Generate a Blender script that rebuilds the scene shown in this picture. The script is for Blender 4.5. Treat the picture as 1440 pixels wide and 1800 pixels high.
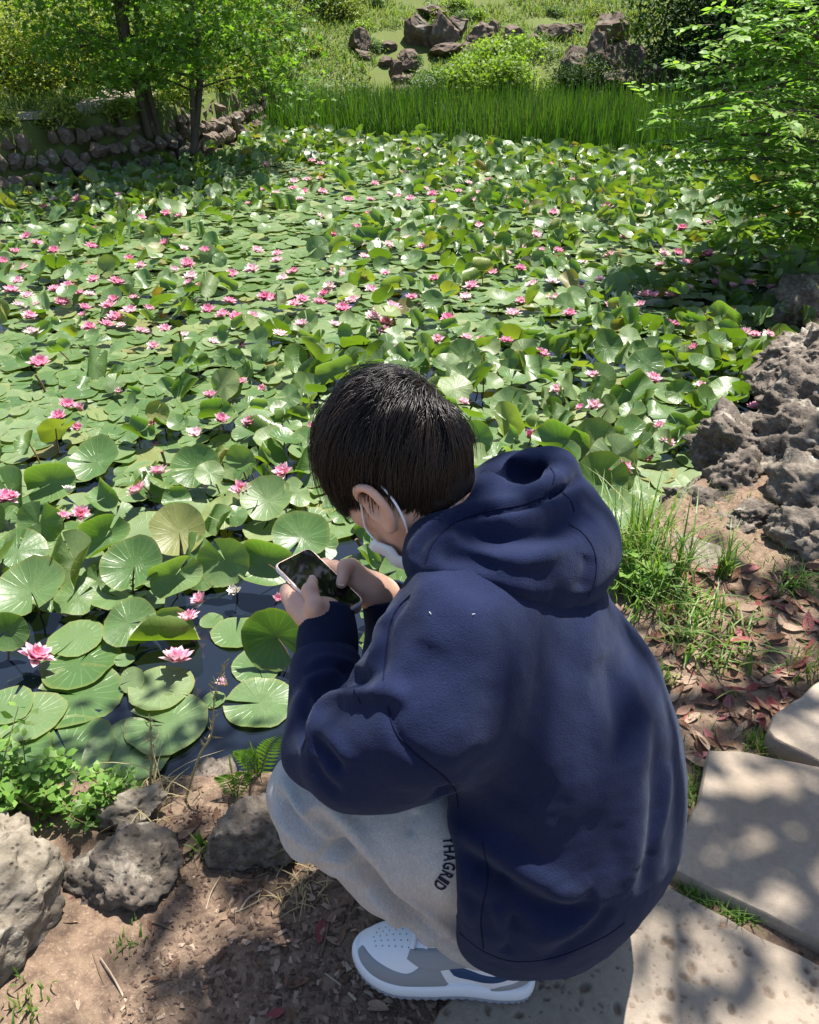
import bpy, math, random
import numpy as np
from mathutils import Vector, Matrix
from mathutils.bvhtree import BVHTree

for o in list(bpy.data.objects): bpy.data.objects.remove(o)
SC = bpy.context.scene
COL = SC.collection
RNG = np.random.default_rng(7)
random.seed(7)

# ------------------------------------------------------------------ camera
CAMH, PITCH, FPX = 1.45, math.radians(33.0), 1444.0      # phone held at chest height, tilted down
cd = bpy.data.cameras.new('camera'); cam = bpy.data.objects.new('camera', cd); COL.objects.link(cam)
cam.location = (0, 0, CAMH); cam.rotation_euler = (math.pi/2 - PITCH, 0, 0)
cd.sensor_fit = 'HORIZONTAL'; cd.sensor_width = 36.0; cd.lens = 36.0*FPX/1440.0
cd.clip_start = 0.05; cd.clip_end = 300
SC.camera = cam

# ------------------------------------------------------------------ sky, sun, exposure
SUN = Vector((0.20, 0.30, 0.90)).normalized()             # towards the sun
w = bpy.data.worlds.new('World'); SC.world = w; w.use_nodes = True
nt = w.node_tree; nt.nodes.clear()
sky = nt.nodes.new('ShaderNodeTexSky'); sky.sky_type = 'NISHITA'; sky.sun_disc = False
sky.sun_elevation = math.asin(SUN.z); sky.sun_rotation = math.atan2(SUN.x, SUN.y)
sky.air_density = 1.0; sky.dust_density = 1.0; sky.ozone_density = 1.0
bg = nt.nodes.new('ShaderNodeBackground'); bg.inputs[1].default_value = 0.078
wo = nt.nodes.new('ShaderNodeOutputWorld')
nt.links.new(sky.outputs[0], bg.inputs[0]); nt.links.new(bg.outputs[0], wo.inputs[0])
ld = bpy.data.lights.new('sun', 'SUN'); ld.energy = 5.0; ld.angle = math.radians(0.53); ld.color = (1, 0.955, 0.88)
lo = bpy.data.objects.new('sun', ld); COL.objects.link(lo); lo.location = (6, 6, 18)
lo.rotation_euler = SUN.to_track_quat('Z', 'Y').to_euler()
vs = SC.view_settings
vs.view_transform = 'Standard'; vs.look = 'None'; vs.gamma = 1.0; vs.exposure = 1.35; vs.use_curve_mapping = False
SC.cycles.max_bounces = 7; SC.cycles.diffuse_bounces = 3; SC.cycles.glossy_bounces = 3
SC.cycles.transmission_bounces = 5; SC.cycles.transparent_max_bounces = 6
SC.cycles.caustics_reflective = False; SC.cycles.caustics_refractive = False
SC.cycles.sample_clamp_indirect = 6.0

# ------------------------------------------------------------------ pixel -> place (a direction; the depth comes from what is touched)
CP, SP = math.cos(PITCH), math.sin(PITCH)
WATER = -0.35
def ray(px, py):
    a, b = (px-720)/FPX, (900-py)/FPX
    return np.array([a, CP + b*SP, -SP + b*CP])
def D(px, py, t): return np.array([0, 0, CAMH]) + t*ray(px, py)
def at_z(px, py, z): r = ray(px, py); return np.array([0, 0, CAMH]) + r*((z-CAMH)/r[2])
def pix(p):
    p = np.asarray(p, float) - np.array([0, 0, CAMH]); d = p[..., 1]*CP - p[..., 2]*SP; u = p[..., 1]*SP + p[..., 2]*CP
    return np.stack([720 + FPX*p[..., 0]/d, 900 - FPX*u/d, d], -1)

# ------------------------------------------------------------------ noise
def _h(i, j, k, s):
    n = (i*374761393 + j*668265263 + k*2147483647 + s*974634777) & 0xffffffff
    n = ((n ^ (n >> 13))*1274126177) & 0xffffffff
    return ((n ^ (n >> 16)) & 0xffff)/32767.5 - 1.0
def vnoise(P, seed=0):
    P = np.asarray(P, float); I = np.floor(P).astype(np.int64); f = P - I; f = f*f*f*(f*(f*6-15)+10)
    r = 0
    for dx in (0, 1):
        for dy in (0, 1):
            for dz in (0, 1):
                wgt = (f[..., 0] if dx else 1-f[..., 0])*(f[..., 1] if dy else 1-f[..., 1])*(f[..., 2] if dz else 1-f[..., 2])
                r = r + wgt*_h(I[..., 0]+dx, I[..., 1]+dy, I[..., 2]+dz, seed)
    return r
def fbm(P, oct=4, seed=0, gain=.5):
    r, a = 0, 1.0
    P = np.asarray(P, float)
    for o in range(oct):
        r = r + a*vnoise(P*2**o + 17.3*o, seed+o); a *= gain
    return r
def sstep(a, b, x): t = np.clip((x-a)/(b-a), 0, 1); return t*t*(3-2*t)

# ------------------------------------------------------------------ materials
MATS = {}
class NT:
    def __init__(s, name):
        m = bpy.data.materials.new(name); m.use_nodes = True; s.m = m; s.t = m.node_tree; s.t.nodes.clear(); MATS[name] = m
        s.out = s.n('OutputMaterial')
    def n(s, t, **k):
        x = s.t.nodes.new('ShaderNode'+t)
        for a, b in k.items(): setattr(x, a, b)
        return x
    def l(s, a, b): s.t.links.new(a, b)
    def val(s, inp, v):
        if isinstance(v, (int, float, tuple, list)): inp.default_value = (*v, 1) if isinstance(v, (tuple, list)) and len(v) == 3 and inp.type == 'RGBA' else v
        else: s.l(v, inp)
    def mix(s, f, a, b, mode='MIX'):
        x = s.n('Mix', data_type='RGBA', blend_type=mode); s.val(x.inputs[0], f); s.val(x.inputs[6], a); s.val(x.inputs[7], b); return x.outputs[2]
    def math(s, op, a, b=0.0, clamp=False):
        x = s.n('Math', operation=op, use_clamp=clamp); s.val(x.inputs[0], a); s.val(x.inputs[1], b); return x.outputs[0]
    def ramp(s, f, stops):
        x = s.n('ValToRGB'); s.val(x.inputs[0], f); e = x.color_ramp.elements
        while len(e) < len(stops): e.new(.5)
        for q, (p, c) in zip(e, stops): q.position = p; q.color = (*c, 1) if isinstance(c, (tuple, list)) else (c, c, c, 1)
        return x.outputs[0]
    def noise(s, scale, detail=4, vec=None, rough=.55, dist=0):
        x = s.n('TexNoise'); x.inputs['Scale'].default_value = scale; x.inputs['Detail'].default_value = detail
        x.inputs['Roughness'].default_value = rough; x.inputs['Distortion'].default_value = dist
        if vec is not None: s.l(vec, x.inputs['Vector'])
        return x.outputs['Fac']
    def voro(s, scale, vec=None, feature='F1'):
        x = s.n('TexVoronoi', feature=feature); x.inputs['Scale'].default_value = scale
        if vec is not None: s.l(vec, x.inputs['Vector'])
        return x.outputs['Distance']
    def obj(s): return s.n('TexCoord').outputs['Object']
    def pos(s): return s.n('NewGeometry').outputs['Position']
    def attr(s, name): return s.n('Attribute', attribute_name=name).outputs['Fac']
    def bump(s, h, strength=.3, dist=.01, prev=None):
        x = s.n('Bump'); x.inputs['Strength'].default_value = strength; x.inputs['Distance'].default_value = dist; s.l(h, x.inputs['Height'])
        if prev is not None: s.l(prev, x.inputs['Normal'])
        return x.outputs[0]
    def pr(s, col, rough=.6, spec=.3, nrm=None, **k):
        b = s.n('BsdfPrincipled'); s.val(b.inputs['Base Color'], col); s.val(b.inputs['Roughness'], rough); s.val(b.inputs['Specular IOR Level'], spec)
        if nrm is not None: s.l(nrm, b.inputs['Normal'])
        for a, v in k.items(): s.val(b.inputs[a.replace('_', ' ')], v)
        return b.outputs[0]
    def done(s, sh): s.l(sh, s.out.inputs[0]); return s.m

def plain(name, col, rough=.6, spec=.3, **k):
    t = NT(name); return t.done(t.pr(col, rough, spec, **k))

def tint_of(t):
    """0..1 variation: the piece's own stored value plus the object's random number"""
    r = t.n('ObjectInfo').outputs['Random']
    return t.math('FRACT', t.math('ADD', t.attr('tint'), r))

def leaf_mat(name, cols, trans=.35, rough=.5, spec=.35, tcol=None, bumpy=0):
    t = NT(name); f = tint_of(t); n = len(cols)
    c = t.ramp(f, [(i/(n-1) if n > 1 else 0, q) for i, q in enumerate(cols)])
    nrm = t.bump(t.noise(90, 2, t.obj()), .3, .002) if bumpy else None
    p = t.pr(c, rough, spec, nrm)
    tr = t.n('BsdfTranslucent'); t.val(tr.inputs[0], t.mix(1.0, c, tcol or (1.35, 1.5, .55), 'MULTIPLY'))
    m = t.n('MixShader'); m.inputs[0].default_value = trans; t.l(p, m.inputs[1]); t.l(tr.outputs[0], m.inputs[2])
    return t.done(m.outputs[0])

# ------------------------------------------------------------------ meshes
def mesh_np(name, V, F, mat=None, smooth=True, tint=None, uv=None, fmat=None):
    """V (n,3); F list of int arrays of equal-width faces, or one array"""
    me = bpy.data.meshes.new(name)
    Fs = F if isinstance(F, list) else [F]
    Fs = [np.asarray(f, np.int32) for f in Fs if len(f)]
    V = np.asarray(V, np.float32)
    tot = np.concatenate([np.full(len(f), f.shape[1], np.int32) for f in Fs]); loops = np.concatenate([f.ravel() for f in Fs])
    me.vertices.add(len(V)); me.vertices.foreach_set('co', V.ravel())
    me.loops.add(len(loops)); me.loops.foreach_set('vertex_index', loops)
    me.polygons.add(len(tot)); st = np.concatenate([[0], np.cumsum(tot)[:-1]]).astype(np.int32)
    me.polygons.foreach_set('loop_start', st); me.polygons.foreach_set('loop_total', tot)
    me.polygons.foreach_set('use_smooth', np.full(len(tot), smooth))
    if fmat is not None: me.polygons.foreach_set('material_index', np.asarray(fmat, np.int32))
    if tint is not None:
        a = me.attributes.new('tint', 'FLOAT', 'POINT'); a.data.foreach_set('value', np.asarray(tint, np.float32))
    if uv is not None:
        a = me.attributes.new('pol', 'FLOAT_VECTOR', 'POINT'); uv = np.asarray(uv, np.float32)
        if uv.shape[1] == 2: uv = np.concatenate([uv, np.zeros((len(uv), 1), np.float32)], 1)
        a.data.foreach_set('vector', uv.ravel())
    me.update(); me.validate()
    for m in (mat if isinstance(mat, (list, tuple)) else [mat]):
        if m is not None: me.materials.append(MATS[m] if isinstance(m, str) else m)
    return me
def link(name, me, parent=None, loc=None, rot=None, scale=None):
    o = bpy.data.objects.new(name, me); COL.objects.link(o)
    if parent is not None: o.parent = parent
    if loc is not None: o.location = loc
    if rot is not None: o.rotation_euler = rot
    if scale is not None: o.scale = scale if hasattr(scale, '__len__') else (scale,)*3
    return o
def tag(o, label, cat, group=None):
    o['label'] = label; o['category'] = cat
    if group: o['group'] = group
    return o
def kind(o, k): o['kind'] = k; return o
def empty(name, loc=(0, 0, 0)): o = bpy.data.objects.new(name, None); COL.objects.link(o); o.location = loc; o.empty_display_size = .1; return o

class Acc:
    def __init__(s): s.V, s.F, s.T, s.U, s.M, s.n = [], {}, [], [], {}, 0
    def add(s, V, F, tint=0.0, uv=None, mi=0):
        V = np.asarray(V, float); F = np.asarray(F, np.int64)
        s.V.append(V); s.F.setdefault(F.shape[1], []).append(F + s.n); s.M.setdefault(F.shape[1], []).append(np.full(len(F), mi))
        s.T.append(np.broadcast_to(np.asarray(tint, float), (len(V),))); s.U.append(uv if uv is not None else np.zeros((len(V), 2))); s.n += len(V)
    def many(s, V0, F0, M, tint, uv0=None, mi=0):
        """copies of a template: M (n,3,4) placements, tint (n,)"""
        n, k = len(M), len(V0)
        if n == 0: return
        P = np.einsum('nij,kj->nki', M[:, :, :3], V0) + M[:, None, :, 3]
        F = (np.asarray(F0)[None] + (np.arange(n)*k)[:, None, None]).reshape(-1, np.asarray(F0).shape[1])
        s.add(P.reshape(-1, 3), F, np.repeat(tint, k), np.tile(uv0, (n, 1)) if uv0 is not None else None, mi)
    def mesh(s, name, mat, smooth=True, uv=False):
        ks = sorted(s.F); return mesh_np(name, np.concatenate(s.V), [np.concatenate(s.F[k]) for k in ks], mat, smooth, np.concatenate(s.T),
                       np.concatenate(s.U) if uv else None, np.concatenate([np.concatenate(s.M[k]) for k in ks]))

def tube(acc, pts, radii, sides=8, tint=0.0, cap=True, mi=0):
    pts = np.asarray(pts, float); n = len(pts); radii = np.broadcast_to(radii, (n,))
    tg = np.gradient(pts, axis=0); tg /= np.linalg.norm(tg, axis=1)[:, None] + 1e-9
    u = np.cross(tg[0], [0.3, 0.2, 1.0]); u /= np.linalg.norm(u); V = []
    ang = np.arange(sides)*2*math.pi/sides
    for i in range(n):
        u = u - tg[i]*np.dot(u, tg[i]); u /= np.linalg.norm(u); v = np.cross(tg[i], u)
        V.append(pts[i] + radii[i]*(np.cos(ang)[:, None]*u + np.sin(ang)[:, None]*v))
    V = np.concatenate(V); j = np.arange(sides); F = []
    for i in range(n-1):
        a = i*sides + j; b = i*sides + (j+1) % sides; F.append(np.stack([a, b, b+sides, a+sides], 1))
    acc.add(V, np.concatenate(F), tint, mi=mi)
    if cap and sides >= 3:
        e = np.stack([np.zeros(sides-2, int), j[2:], j[1:-1]], 1); acc.add(V[:sides], e, tint, mi=mi)
        e = np.stack([np.zeros(sides-2, int), j[1:-1], j[2:]], 1); acc.add(V[-sides:], e, tint, mi=mi)
def spline(pts, n):
    """Catmull-Rom through the points"""
    P = np.asarray(pts, float); k = len(P); Q = np.concatenate([[2*P[0]-P[1]], P, [2*P[-1]-P[-2]]]); t = np.linspace(0, k-1, n)
    i = np.minimum(t.astype(int), k-2); f = (t-i)[:, None]
    a, b, c, d = Q[i], Q[i+1], Q[i+2], Q[i+3]
    return .5*((2*b) + (-a+c)*f + (2*a-5*b+4*c-d)*f*f + (-a+3*b-3*c+d)*f**3)
def frames(N, spin, scale):
    """(n,3,3) with z along N, spun, scaled"""
    N = N/np.linalg.norm(N, axis=1)[:, None]; ref = np.where(np.abs(N[:, 2:3]) > .9, [[1., 0, 0]], [[0, 0, 1.]])
    x = np.cross(ref, N); x /= np.linalg.norm(x, axis=1)[:, None]; y = np.cross(N, x)
    c, s_ = np.cos(spin)[:, None], np.sin(spin)[:, None]
    X = x*c + y*s_; Y = -x*s_ + y*c
    return np.stack([X, Y, N], 2)*np.asarray(scale).reshape(-1, 1, 1)
def place(P, N, spin, scale): return np.concatenate([frames(N, spin, scale), np.asarray(P)[:, :, None]], 2)
def smooth_me(me, on=True): me.polygons.foreach_set('use_smooth', np.full(len(me.polygons), on))
def unit(v): v = np.asarray(v, float); return v/np.linalg.norm(v)
# ================================================================== ground, pond, path
POND = np.array([(-2, 1.2), (-1.06, 1.36), (-.74, 1.40), (-.49, 1.44), (-.2, 1.50), (.05, 1.60), (.35, 1.98), (.71, 2.50), (1.12, 2.86), (1.45, 3.35), (2.06, 4.2), (2.6, 5.0), (3.2, 6.4), (3.5, 7.6),
                 (3.7, 9.4), (4.4, 11.0), (4.2, 12.8), (2.2, 13.9), (0, 14.3), (-1.6, 14.2), (-2.05, 13.2), (-2.2, 12.4), (-2.45, 11.2), (-2.75, 10.1), (-3.2, 9.45), (-4.1, 8.6), (-5.3, 7.3), (-6.0, 5.4), (-5.6, 3.2), (-4, 1.7)])
def sd_poly(P, poly):
    d = np.full(len(P), 1e9); ins = np.zeros(len(P), bool); n = len(poly)
    for i in range(n):
        a, b = poly[i], poly[(i+1) % n]; e = b-a; w_ = P-a; t_ = np.clip((w_@e)/(e@e), 0, 1); d = np.minimum(d, np.linalg.norm(w_-t_[:, None]*e, axis=1))
        c = ((a[1] > P[:, 1]) != (b[1] > P[:, 1])) & (P[:, 0] < (b[0]-a[0])*(P[:, 1]-a[1])/(b[1]-a[1]+1e-12)+a[0]); ins ^= c
    return np.where(ins, -d, d)
def height(P):
    x, y = P[:, 0], P[:, 1]; d = sd_poly(P, POND); P3 = np.stack([x, y, 0*x], 1)
    left = sstep(-1.6, -2.6, x)*sstep(5.5, 7.2, y)                       # the walled bank on the far left
    far = sstep(12.2, 14.2, y)
    land = .0 + .03*fbm(P3*.8, 3, 1) + left*.24
    land = land*(1-far*(1-left)) + far*(1-left)*(-.28)
    hill = np.maximum(y-14.2-.5*fbm(P3*.35, 2, 4), 0); land = land + np.where(x > -2.5, .34*hill, 0)*sstep(-2.8, -1.2, x) + sstep(-1.2, -2.8, x)*np.maximum(y-12.6, 0)*.30
    land = land + sstep(3.2, 5.5, x)*.25 + .12*fbm(P3*.9, 3, 8)*sstep(13.5, 16, y)
    near = sstep(4.5, 2.5, y)
    land = land + near*(.010*fbm(P3*7, 3, 11)) - near*.02*sstep(1.0, 1.35, y)
    # right-hand bank climbs a little towards the outcrop
    land = land + .10*sstep(.9, 1.9, x)*sstep(1.2, 2.4, y)*sstep(6, 4, y)
    w_ = np.where(left > .5, .06, .26); edge = sstep(-.12, 1, d/w_)
    bed = -.85+.35*sstep(-.5, 0, d)
    h = bed + (land-bed)*edge
    return np.where(y < -.2, np.maximum(h, -.0), h)
def H(x, y): return float(height(np.array([[x, y]]))[0])
def hit(px, py, y0=.5, y1=60):
    """where a sight line meets the terrain"""
    r = ray(px, py); ts = np.linspace(y0/r[1], y1/r[1], 1200); P = np.array([0, 0, CAMH])+ts[:, None]*r; g = height(P[:, :2]); b = np.where(P[:, 2] <= g)[0]
    return P[b[0]] if len(b) else P[-1]
def grade(lo, hi, a, b, fine, grow=1.16):
    v = list(np.arange(a, b, fine)); s_ = fine
    while v[-1] < hi: s_ = min(s_*grow, 2.0); v.append(v[-1]+s_)
    s_ = fine
    while v[0] > lo: s_ = min(s_*grow, 2.0); v.insert(0, v[0]-s_)
    return np.array(v)
xs = grade(-40, 40, -1.2, 1.9, .03, 1.05); ys = grade(-12, 70, .3, 3.0, .03, 1.04)
X, Y = np.meshgrid(xs, ys, indexing='xy'); G = np.stack([X.ravel(), Y.ravel()], 1); Z = height(G); nx = len(xs)
i, j = np.meshgrid(np.arange(len(ys)-1), np.arange(nx-1), indexing='ij'); a = (i*nx+j).ravel()
t = NT('earth'); p = t.pos(); sx = t.n('SeparateXYZ'); t.l(p, sx.inputs[0])
n1 = t.noise(3.5, 5, p); n2 = t.noise(38, 5, p, .65); n3 = t.noise(160, 4, p, .7)
dirt = t.mix(n1, (.15, .102, .068), (.25, .178, .125)); dirt = t.mix(t.math('MULTIPLY', t.ramp(n2, [(.42, 0), (.62, 1)]), .75), dirt, (.085, .055, .04)); dirt = t.mix(t.ramp(n3, [(.55, 0), (.72, .7)]), dirt, (.36, .27, .20))
grn = t.mix(t.noise(2.2, 4, p), (.06, .11, .022), (.12, .175, .04)); grn = t.mix(t.ramp(n2, [(.35, 0), (.7, .8)]), grn, (.12, .095, .045))
farm = t.ramp(t.math('ADD', t.math('MULTIPLY', sx.outputs['Y'], .12), t.math('MULTIPLY', n1, .25)), [(.72, 0), (.95, 1)])
col = t.mix(farm, dirt, grn)
mud = t.ramp(t.math('ADD', sx.outputs['Z'], t.math('MULTIPLY', n2, .05)), [(0.0, 0), (1, 0)])
wet = t.n('MapRange'); t.l(sx.outputs['Z'], wet.inputs[0]); wet.inputs[1].default_value = -.36; wet.inputs[2].default_value = -.24; wet.inputs[3].default_value = 1; wet.inputs[4].default_value = 0
col = t.mix(wet.outputs[0], col, (.018, .016, .010))
b = t.bump(n2, .6, .012); b = t.bump(n3, .7, .004, b)
t.done(t.pr(col, .93, .15, b))
ground = kind(link('ground', mesh_np('ground', np.concatenate([G, Z[:, None]], 1), np.stack([a, a+1, a+nx+1, a+nx], 1), 'earth')), 'structure')

# pond water: dark, clear, mirror-like
t = NT('water'); w_ = t.noise(5, 2, t.pos()); nb = t.bump(w_, .05, .01)
t.done(t.pr((.008, .012, .020), .03, .8, nb, IOR=1.33))
PW = np.array([POND.mean(0)+(p_-POND.mean(0))*1.0 for p_ in POND]); big = []
for k in range(len(PW)):
    a_, b_, c_ = PW[k-1], PW[k], PW[(k+1) % len(PW)]; tg = c_-a_; n_ = np.array([tg[1], -tg[0]])/np.linalg.norm(tg); big.append(b_+n_*.22)
me = bpy.data.meshes.new('pond'); me.from_pydata([(q[0], q[1], WATER) for q in big], [], [tuple(range(len(big)))]); me.materials.append(MATS['water']); kind(link('pond_water', me), 'structure')

# gravel path on the far bank
pc = spline([(-9.5, 8.2), (-6.2, 8.4), (-4.6, 8.95), (-3.75, 9.75), (-3.45, 10.7), (-3.6, 12.0)], 40); tg = np.gradient(pc, axis=0); nn = np.stack([-tg[:, 1], tg[:, 0]], 1); nn /= np.linalg.norm(nn, axis=1)[:, None]
PV = []
for k in range(40):
    for s_ in np.linspace(-.36, .36, 6): q = pc[k]+nn[k]*(s_*(1+.15*math.sin(k*1.3))); PV.append((q[0], q[1], H(*q)+.012))
t = NT('path_gravel'); p = t.pos(); t.done(t.pr(t.mix(t.noise(30, 5, p), (.20, .17, .13), (.30, .26, .21)), .95, .1, t.bump(t.noise(90, 3, p), .5, .01)))
kind(link('path', mesh_np('path', np.array(PV), np.array([[k*6+s_, k*6+s_+1, k*6+s_+7, k*6+s_+6] for k in range(39) for s_ in range(5)]), 'path_gravel')), 'structure')
# ================================================================== water lilies
t = NT('lily_pad'); f = tint_of(t); geo = t.n('NewGeometry'); pol = t.n('Attribute', attribute_name='pol').outputs['Vector']
sp = t.n('SeparateXYZ'); t.l(pol, sp.inputs[0])
top = t.ramp(f, [(0, (.066, .138, .034)), (.30, (.098, .180, .055)), (.6, (.145, .225, .085)), (.90, (.205, .270, .118)), (.975, (.24, .27, .085)), (1, (.21, .15, .05))])
top = t.mix(t.math('MULTIPLY', t.noise(7, 4, t.obj()), .5), top, (.08, .150, .045))
vn = t.math('ABSOLUTE', t.math('SINE', t.math('MULTIPLY', sp.outputs['X'], 10.0))); vein = t.math('MULTIPLY', t.ramp(vn, [(0, 1), (.34, 0)]), t.math('SUBTRACT', .34, t.math('MULTIPLY', sp.outputs['Y'], .24)))
top = t.mix(vein, top, (.34, .42, .19))
und = t.ramp(f, [(0, (.075, .13, .022)), (.7, (.12, .18, .035)), (.96, (.20, .22, .05)), (1, (.23, .13, .055))])
edge = t.ramp(sp.outputs['Y'], [(.86, 0), (1.0, .55)]); spots = t.math('MULTIPLY', t.ramp(t.noise(9, 6, t.obj(), .75), [(.60, 0), (.68, 1)]), .75)
col = t.mix(geo.outputs['Backfacing'], t.mix(edge, top, (.20, .22, .06)), und); col = t.mix(spots, col, (.12, .085, .035))
bmp = t.bump(vein, .5, .008); bmp = t.bump(t.noise(4, 2, t.obj()), .12, .012, bmp)
pr_s = t.pr(col, t.math('ADD', .34, t.math('MULTIPLY', f, .14)), .62, bmp)
tr = t.n('BsdfTranslucent'); t.val(tr.inputs[0], t.mix(1.0, col, (1.6, 1.8, .40), 'MULTIPLY'))
mx = t.n('MixShader'); mx.inputs[0].default_value = .33; t.l(pr_s, mx.inputs[1]); t.l(tr.outputs[0], mx.inputs[2]); t.done(mx.outputs[0])
t = NT('petal'); pol = t.n('Attribute', attribute_name='pol').outputs['Vector']; sp = t.n('SeparateXYZ'); t.l(pol, sp.inputs[0]); r = t.n('ObjectInfo').outputs['Random']
inner = t.ramp(r, [(0, (.70, .04, .24)), (.45, (.78, .13, .34)), (.75, (.82, .32, .46)), (1, (.86, .56, .62))]); outer = t.ramp(r, [(0, (.76, .18, .40)), (.5, (.84, .42, .55)), (1, (.88, .74, .73))])
c = t.mix(sp.outputs['X'], inner, outer); c = t.mix(t.math('MULTIPLY', sp.outputs['Y'], .45), c, (.88, .74, .76)); 
p_ = t.pr(c, .5, .3); tr = t.n('BsdfTranslucent'); t.val(tr.inputs[0], c); mx = t.n('MixShader'); mx.inputs[0].default_value = .4; t.l(p_, mx.inputs[1]); t.l(tr.outputs[0], mx.inputs[2]); t.done(mx.outputs[0])
plain('petal_white', (.78, .74, .68), .5, .3); plain('stamen', (.80, .36, .04), .6, .2); plain('sepal', (.17, .17, .07), .6, .3); plain('pad_stem', (.16, .10, .045), .6, .3)

prng = np.random.default_rng(21)
def pad_mesh(kind_, seed, n=30, rings=(.0, .35, .68, .90, 1.0)):
    """unit pad with its notch towards -y; rings of vertices, shape by kind"""
    g = np.random.default_rng(seed); gap = g.uniform(.015, .13); th = np.linspace(-math.pi/2+gap, 1.5*math.pi-gap, n)
    rim = 1+.035*np.sin(th*g.integers(2, 4)+g.uniform(0, 6))+.018*g.normal(size=n)
    V, U = [], []
    bite = g.uniform(0, 6.28); rim = rim*(1-.10*np.exp(-((th-bite)/.10)**2)*(g.random() < .5)); a1, a2 = g.uniform(0, 6.28), g.uniform(0, 6.28); fold = g.uniform(0, math.pi); fs = g.uniform(.75, 1.5)
    for r in rings:
        for k in range(n):
            q = r*rim[k]; x, y = q*math.cos(th[k]), q*math.sin(th[k])
            if kind_ == 'flat': z = .035*r*r*math.sin(2*th[k]+a1)+.030*r**3*math.sin(5*th[k]+a2) + (.05*r**5*(.5+.5*math.sin(th[k]+a2)))+.010*g.normal()*r
            elif kind_ == 'cup': z = .30*r**1.7+.06*r*r*math.sin(3*th[k]+a1)+.035*r**2*math.sin(7*th[k]+a2)
            elif kind_ == 'wave': z = .16*r*r*math.sin(2*th[k]+a1)+.07*r**2*math.sin(5*th[k]+a2)
            else:
                u = x*math.cos(fold)+y*math.sin(fold); v = -x*math.sin(fold)+y*math.cos(fold); bnd = fs*abs(v)**1.3; z = .9*math.sin(min(bnd, 1.35))*abs(v)**.6+.04*math.sin(4*th[k]+a1)*r; s_ = math.cos(min(bnd, 1.35)*.9)
                v *= max(s_, .22); x, y = u*math.cos(fold)-v*math.sin(fold), u*math.sin(fold)+v*math.cos(fold)
            V.append((x, y, z)); U.append(((th[k]+math.pi/2), r))
    F = []
    for a_ in range(1, len(rings)-1):
        for k in range(n-1): F.append((a_*n+k, (a_+1)*n+k, (a_+1)*n+k+1, a_*n+k+1))
    T = [(0, n+k, n+k+1) for k in range(n-1)]
    V = np.array(V); U = np.array(U); keep = np.r_[0, n:len(V)]; mp = np.zeros(len(V), int); mp[keep] = np.arange(len(keep))
    return V[keep], mp[np.array(F)], mp[np.array(T)], U[keep]
PADS = {k: [pad_mesh(k, 100*i_+q) for q in range(12)] for i_, k in enumerate(('flat', 'cup', 'wave', 'taco'))}
PADL = {k: [pad_mesh(k, 100*i_+q, 18, (.0, .62, 1.0)) for q in range(12)] for i_, k in enumerate(('flat', 'cup', 'wave', 'taco'))}
PADM = {k: [mesh_np('lily_pad_'+k, v[0], [v[2], v[1]], 'lily_pad', True, np.zeros(len(v[0])), v[3]) for v in PADS[k]] for k in PADS}
pads = []            # (pos, normal, spin, radius, kind)
def pad(p, r, kind_='flat', nrm=(0, 0, 1), spin=None): pads.append((np.array(p, float), np.array(nrm, float), prng.uniform(0, 6.28) if spin is None else spin, r, kind_))
TOCAM = unit((0.0, -1.0, .45))
def vis_r(px_w, p): return .5*px_w*pix(np.array(p))[2]/FPX
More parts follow.
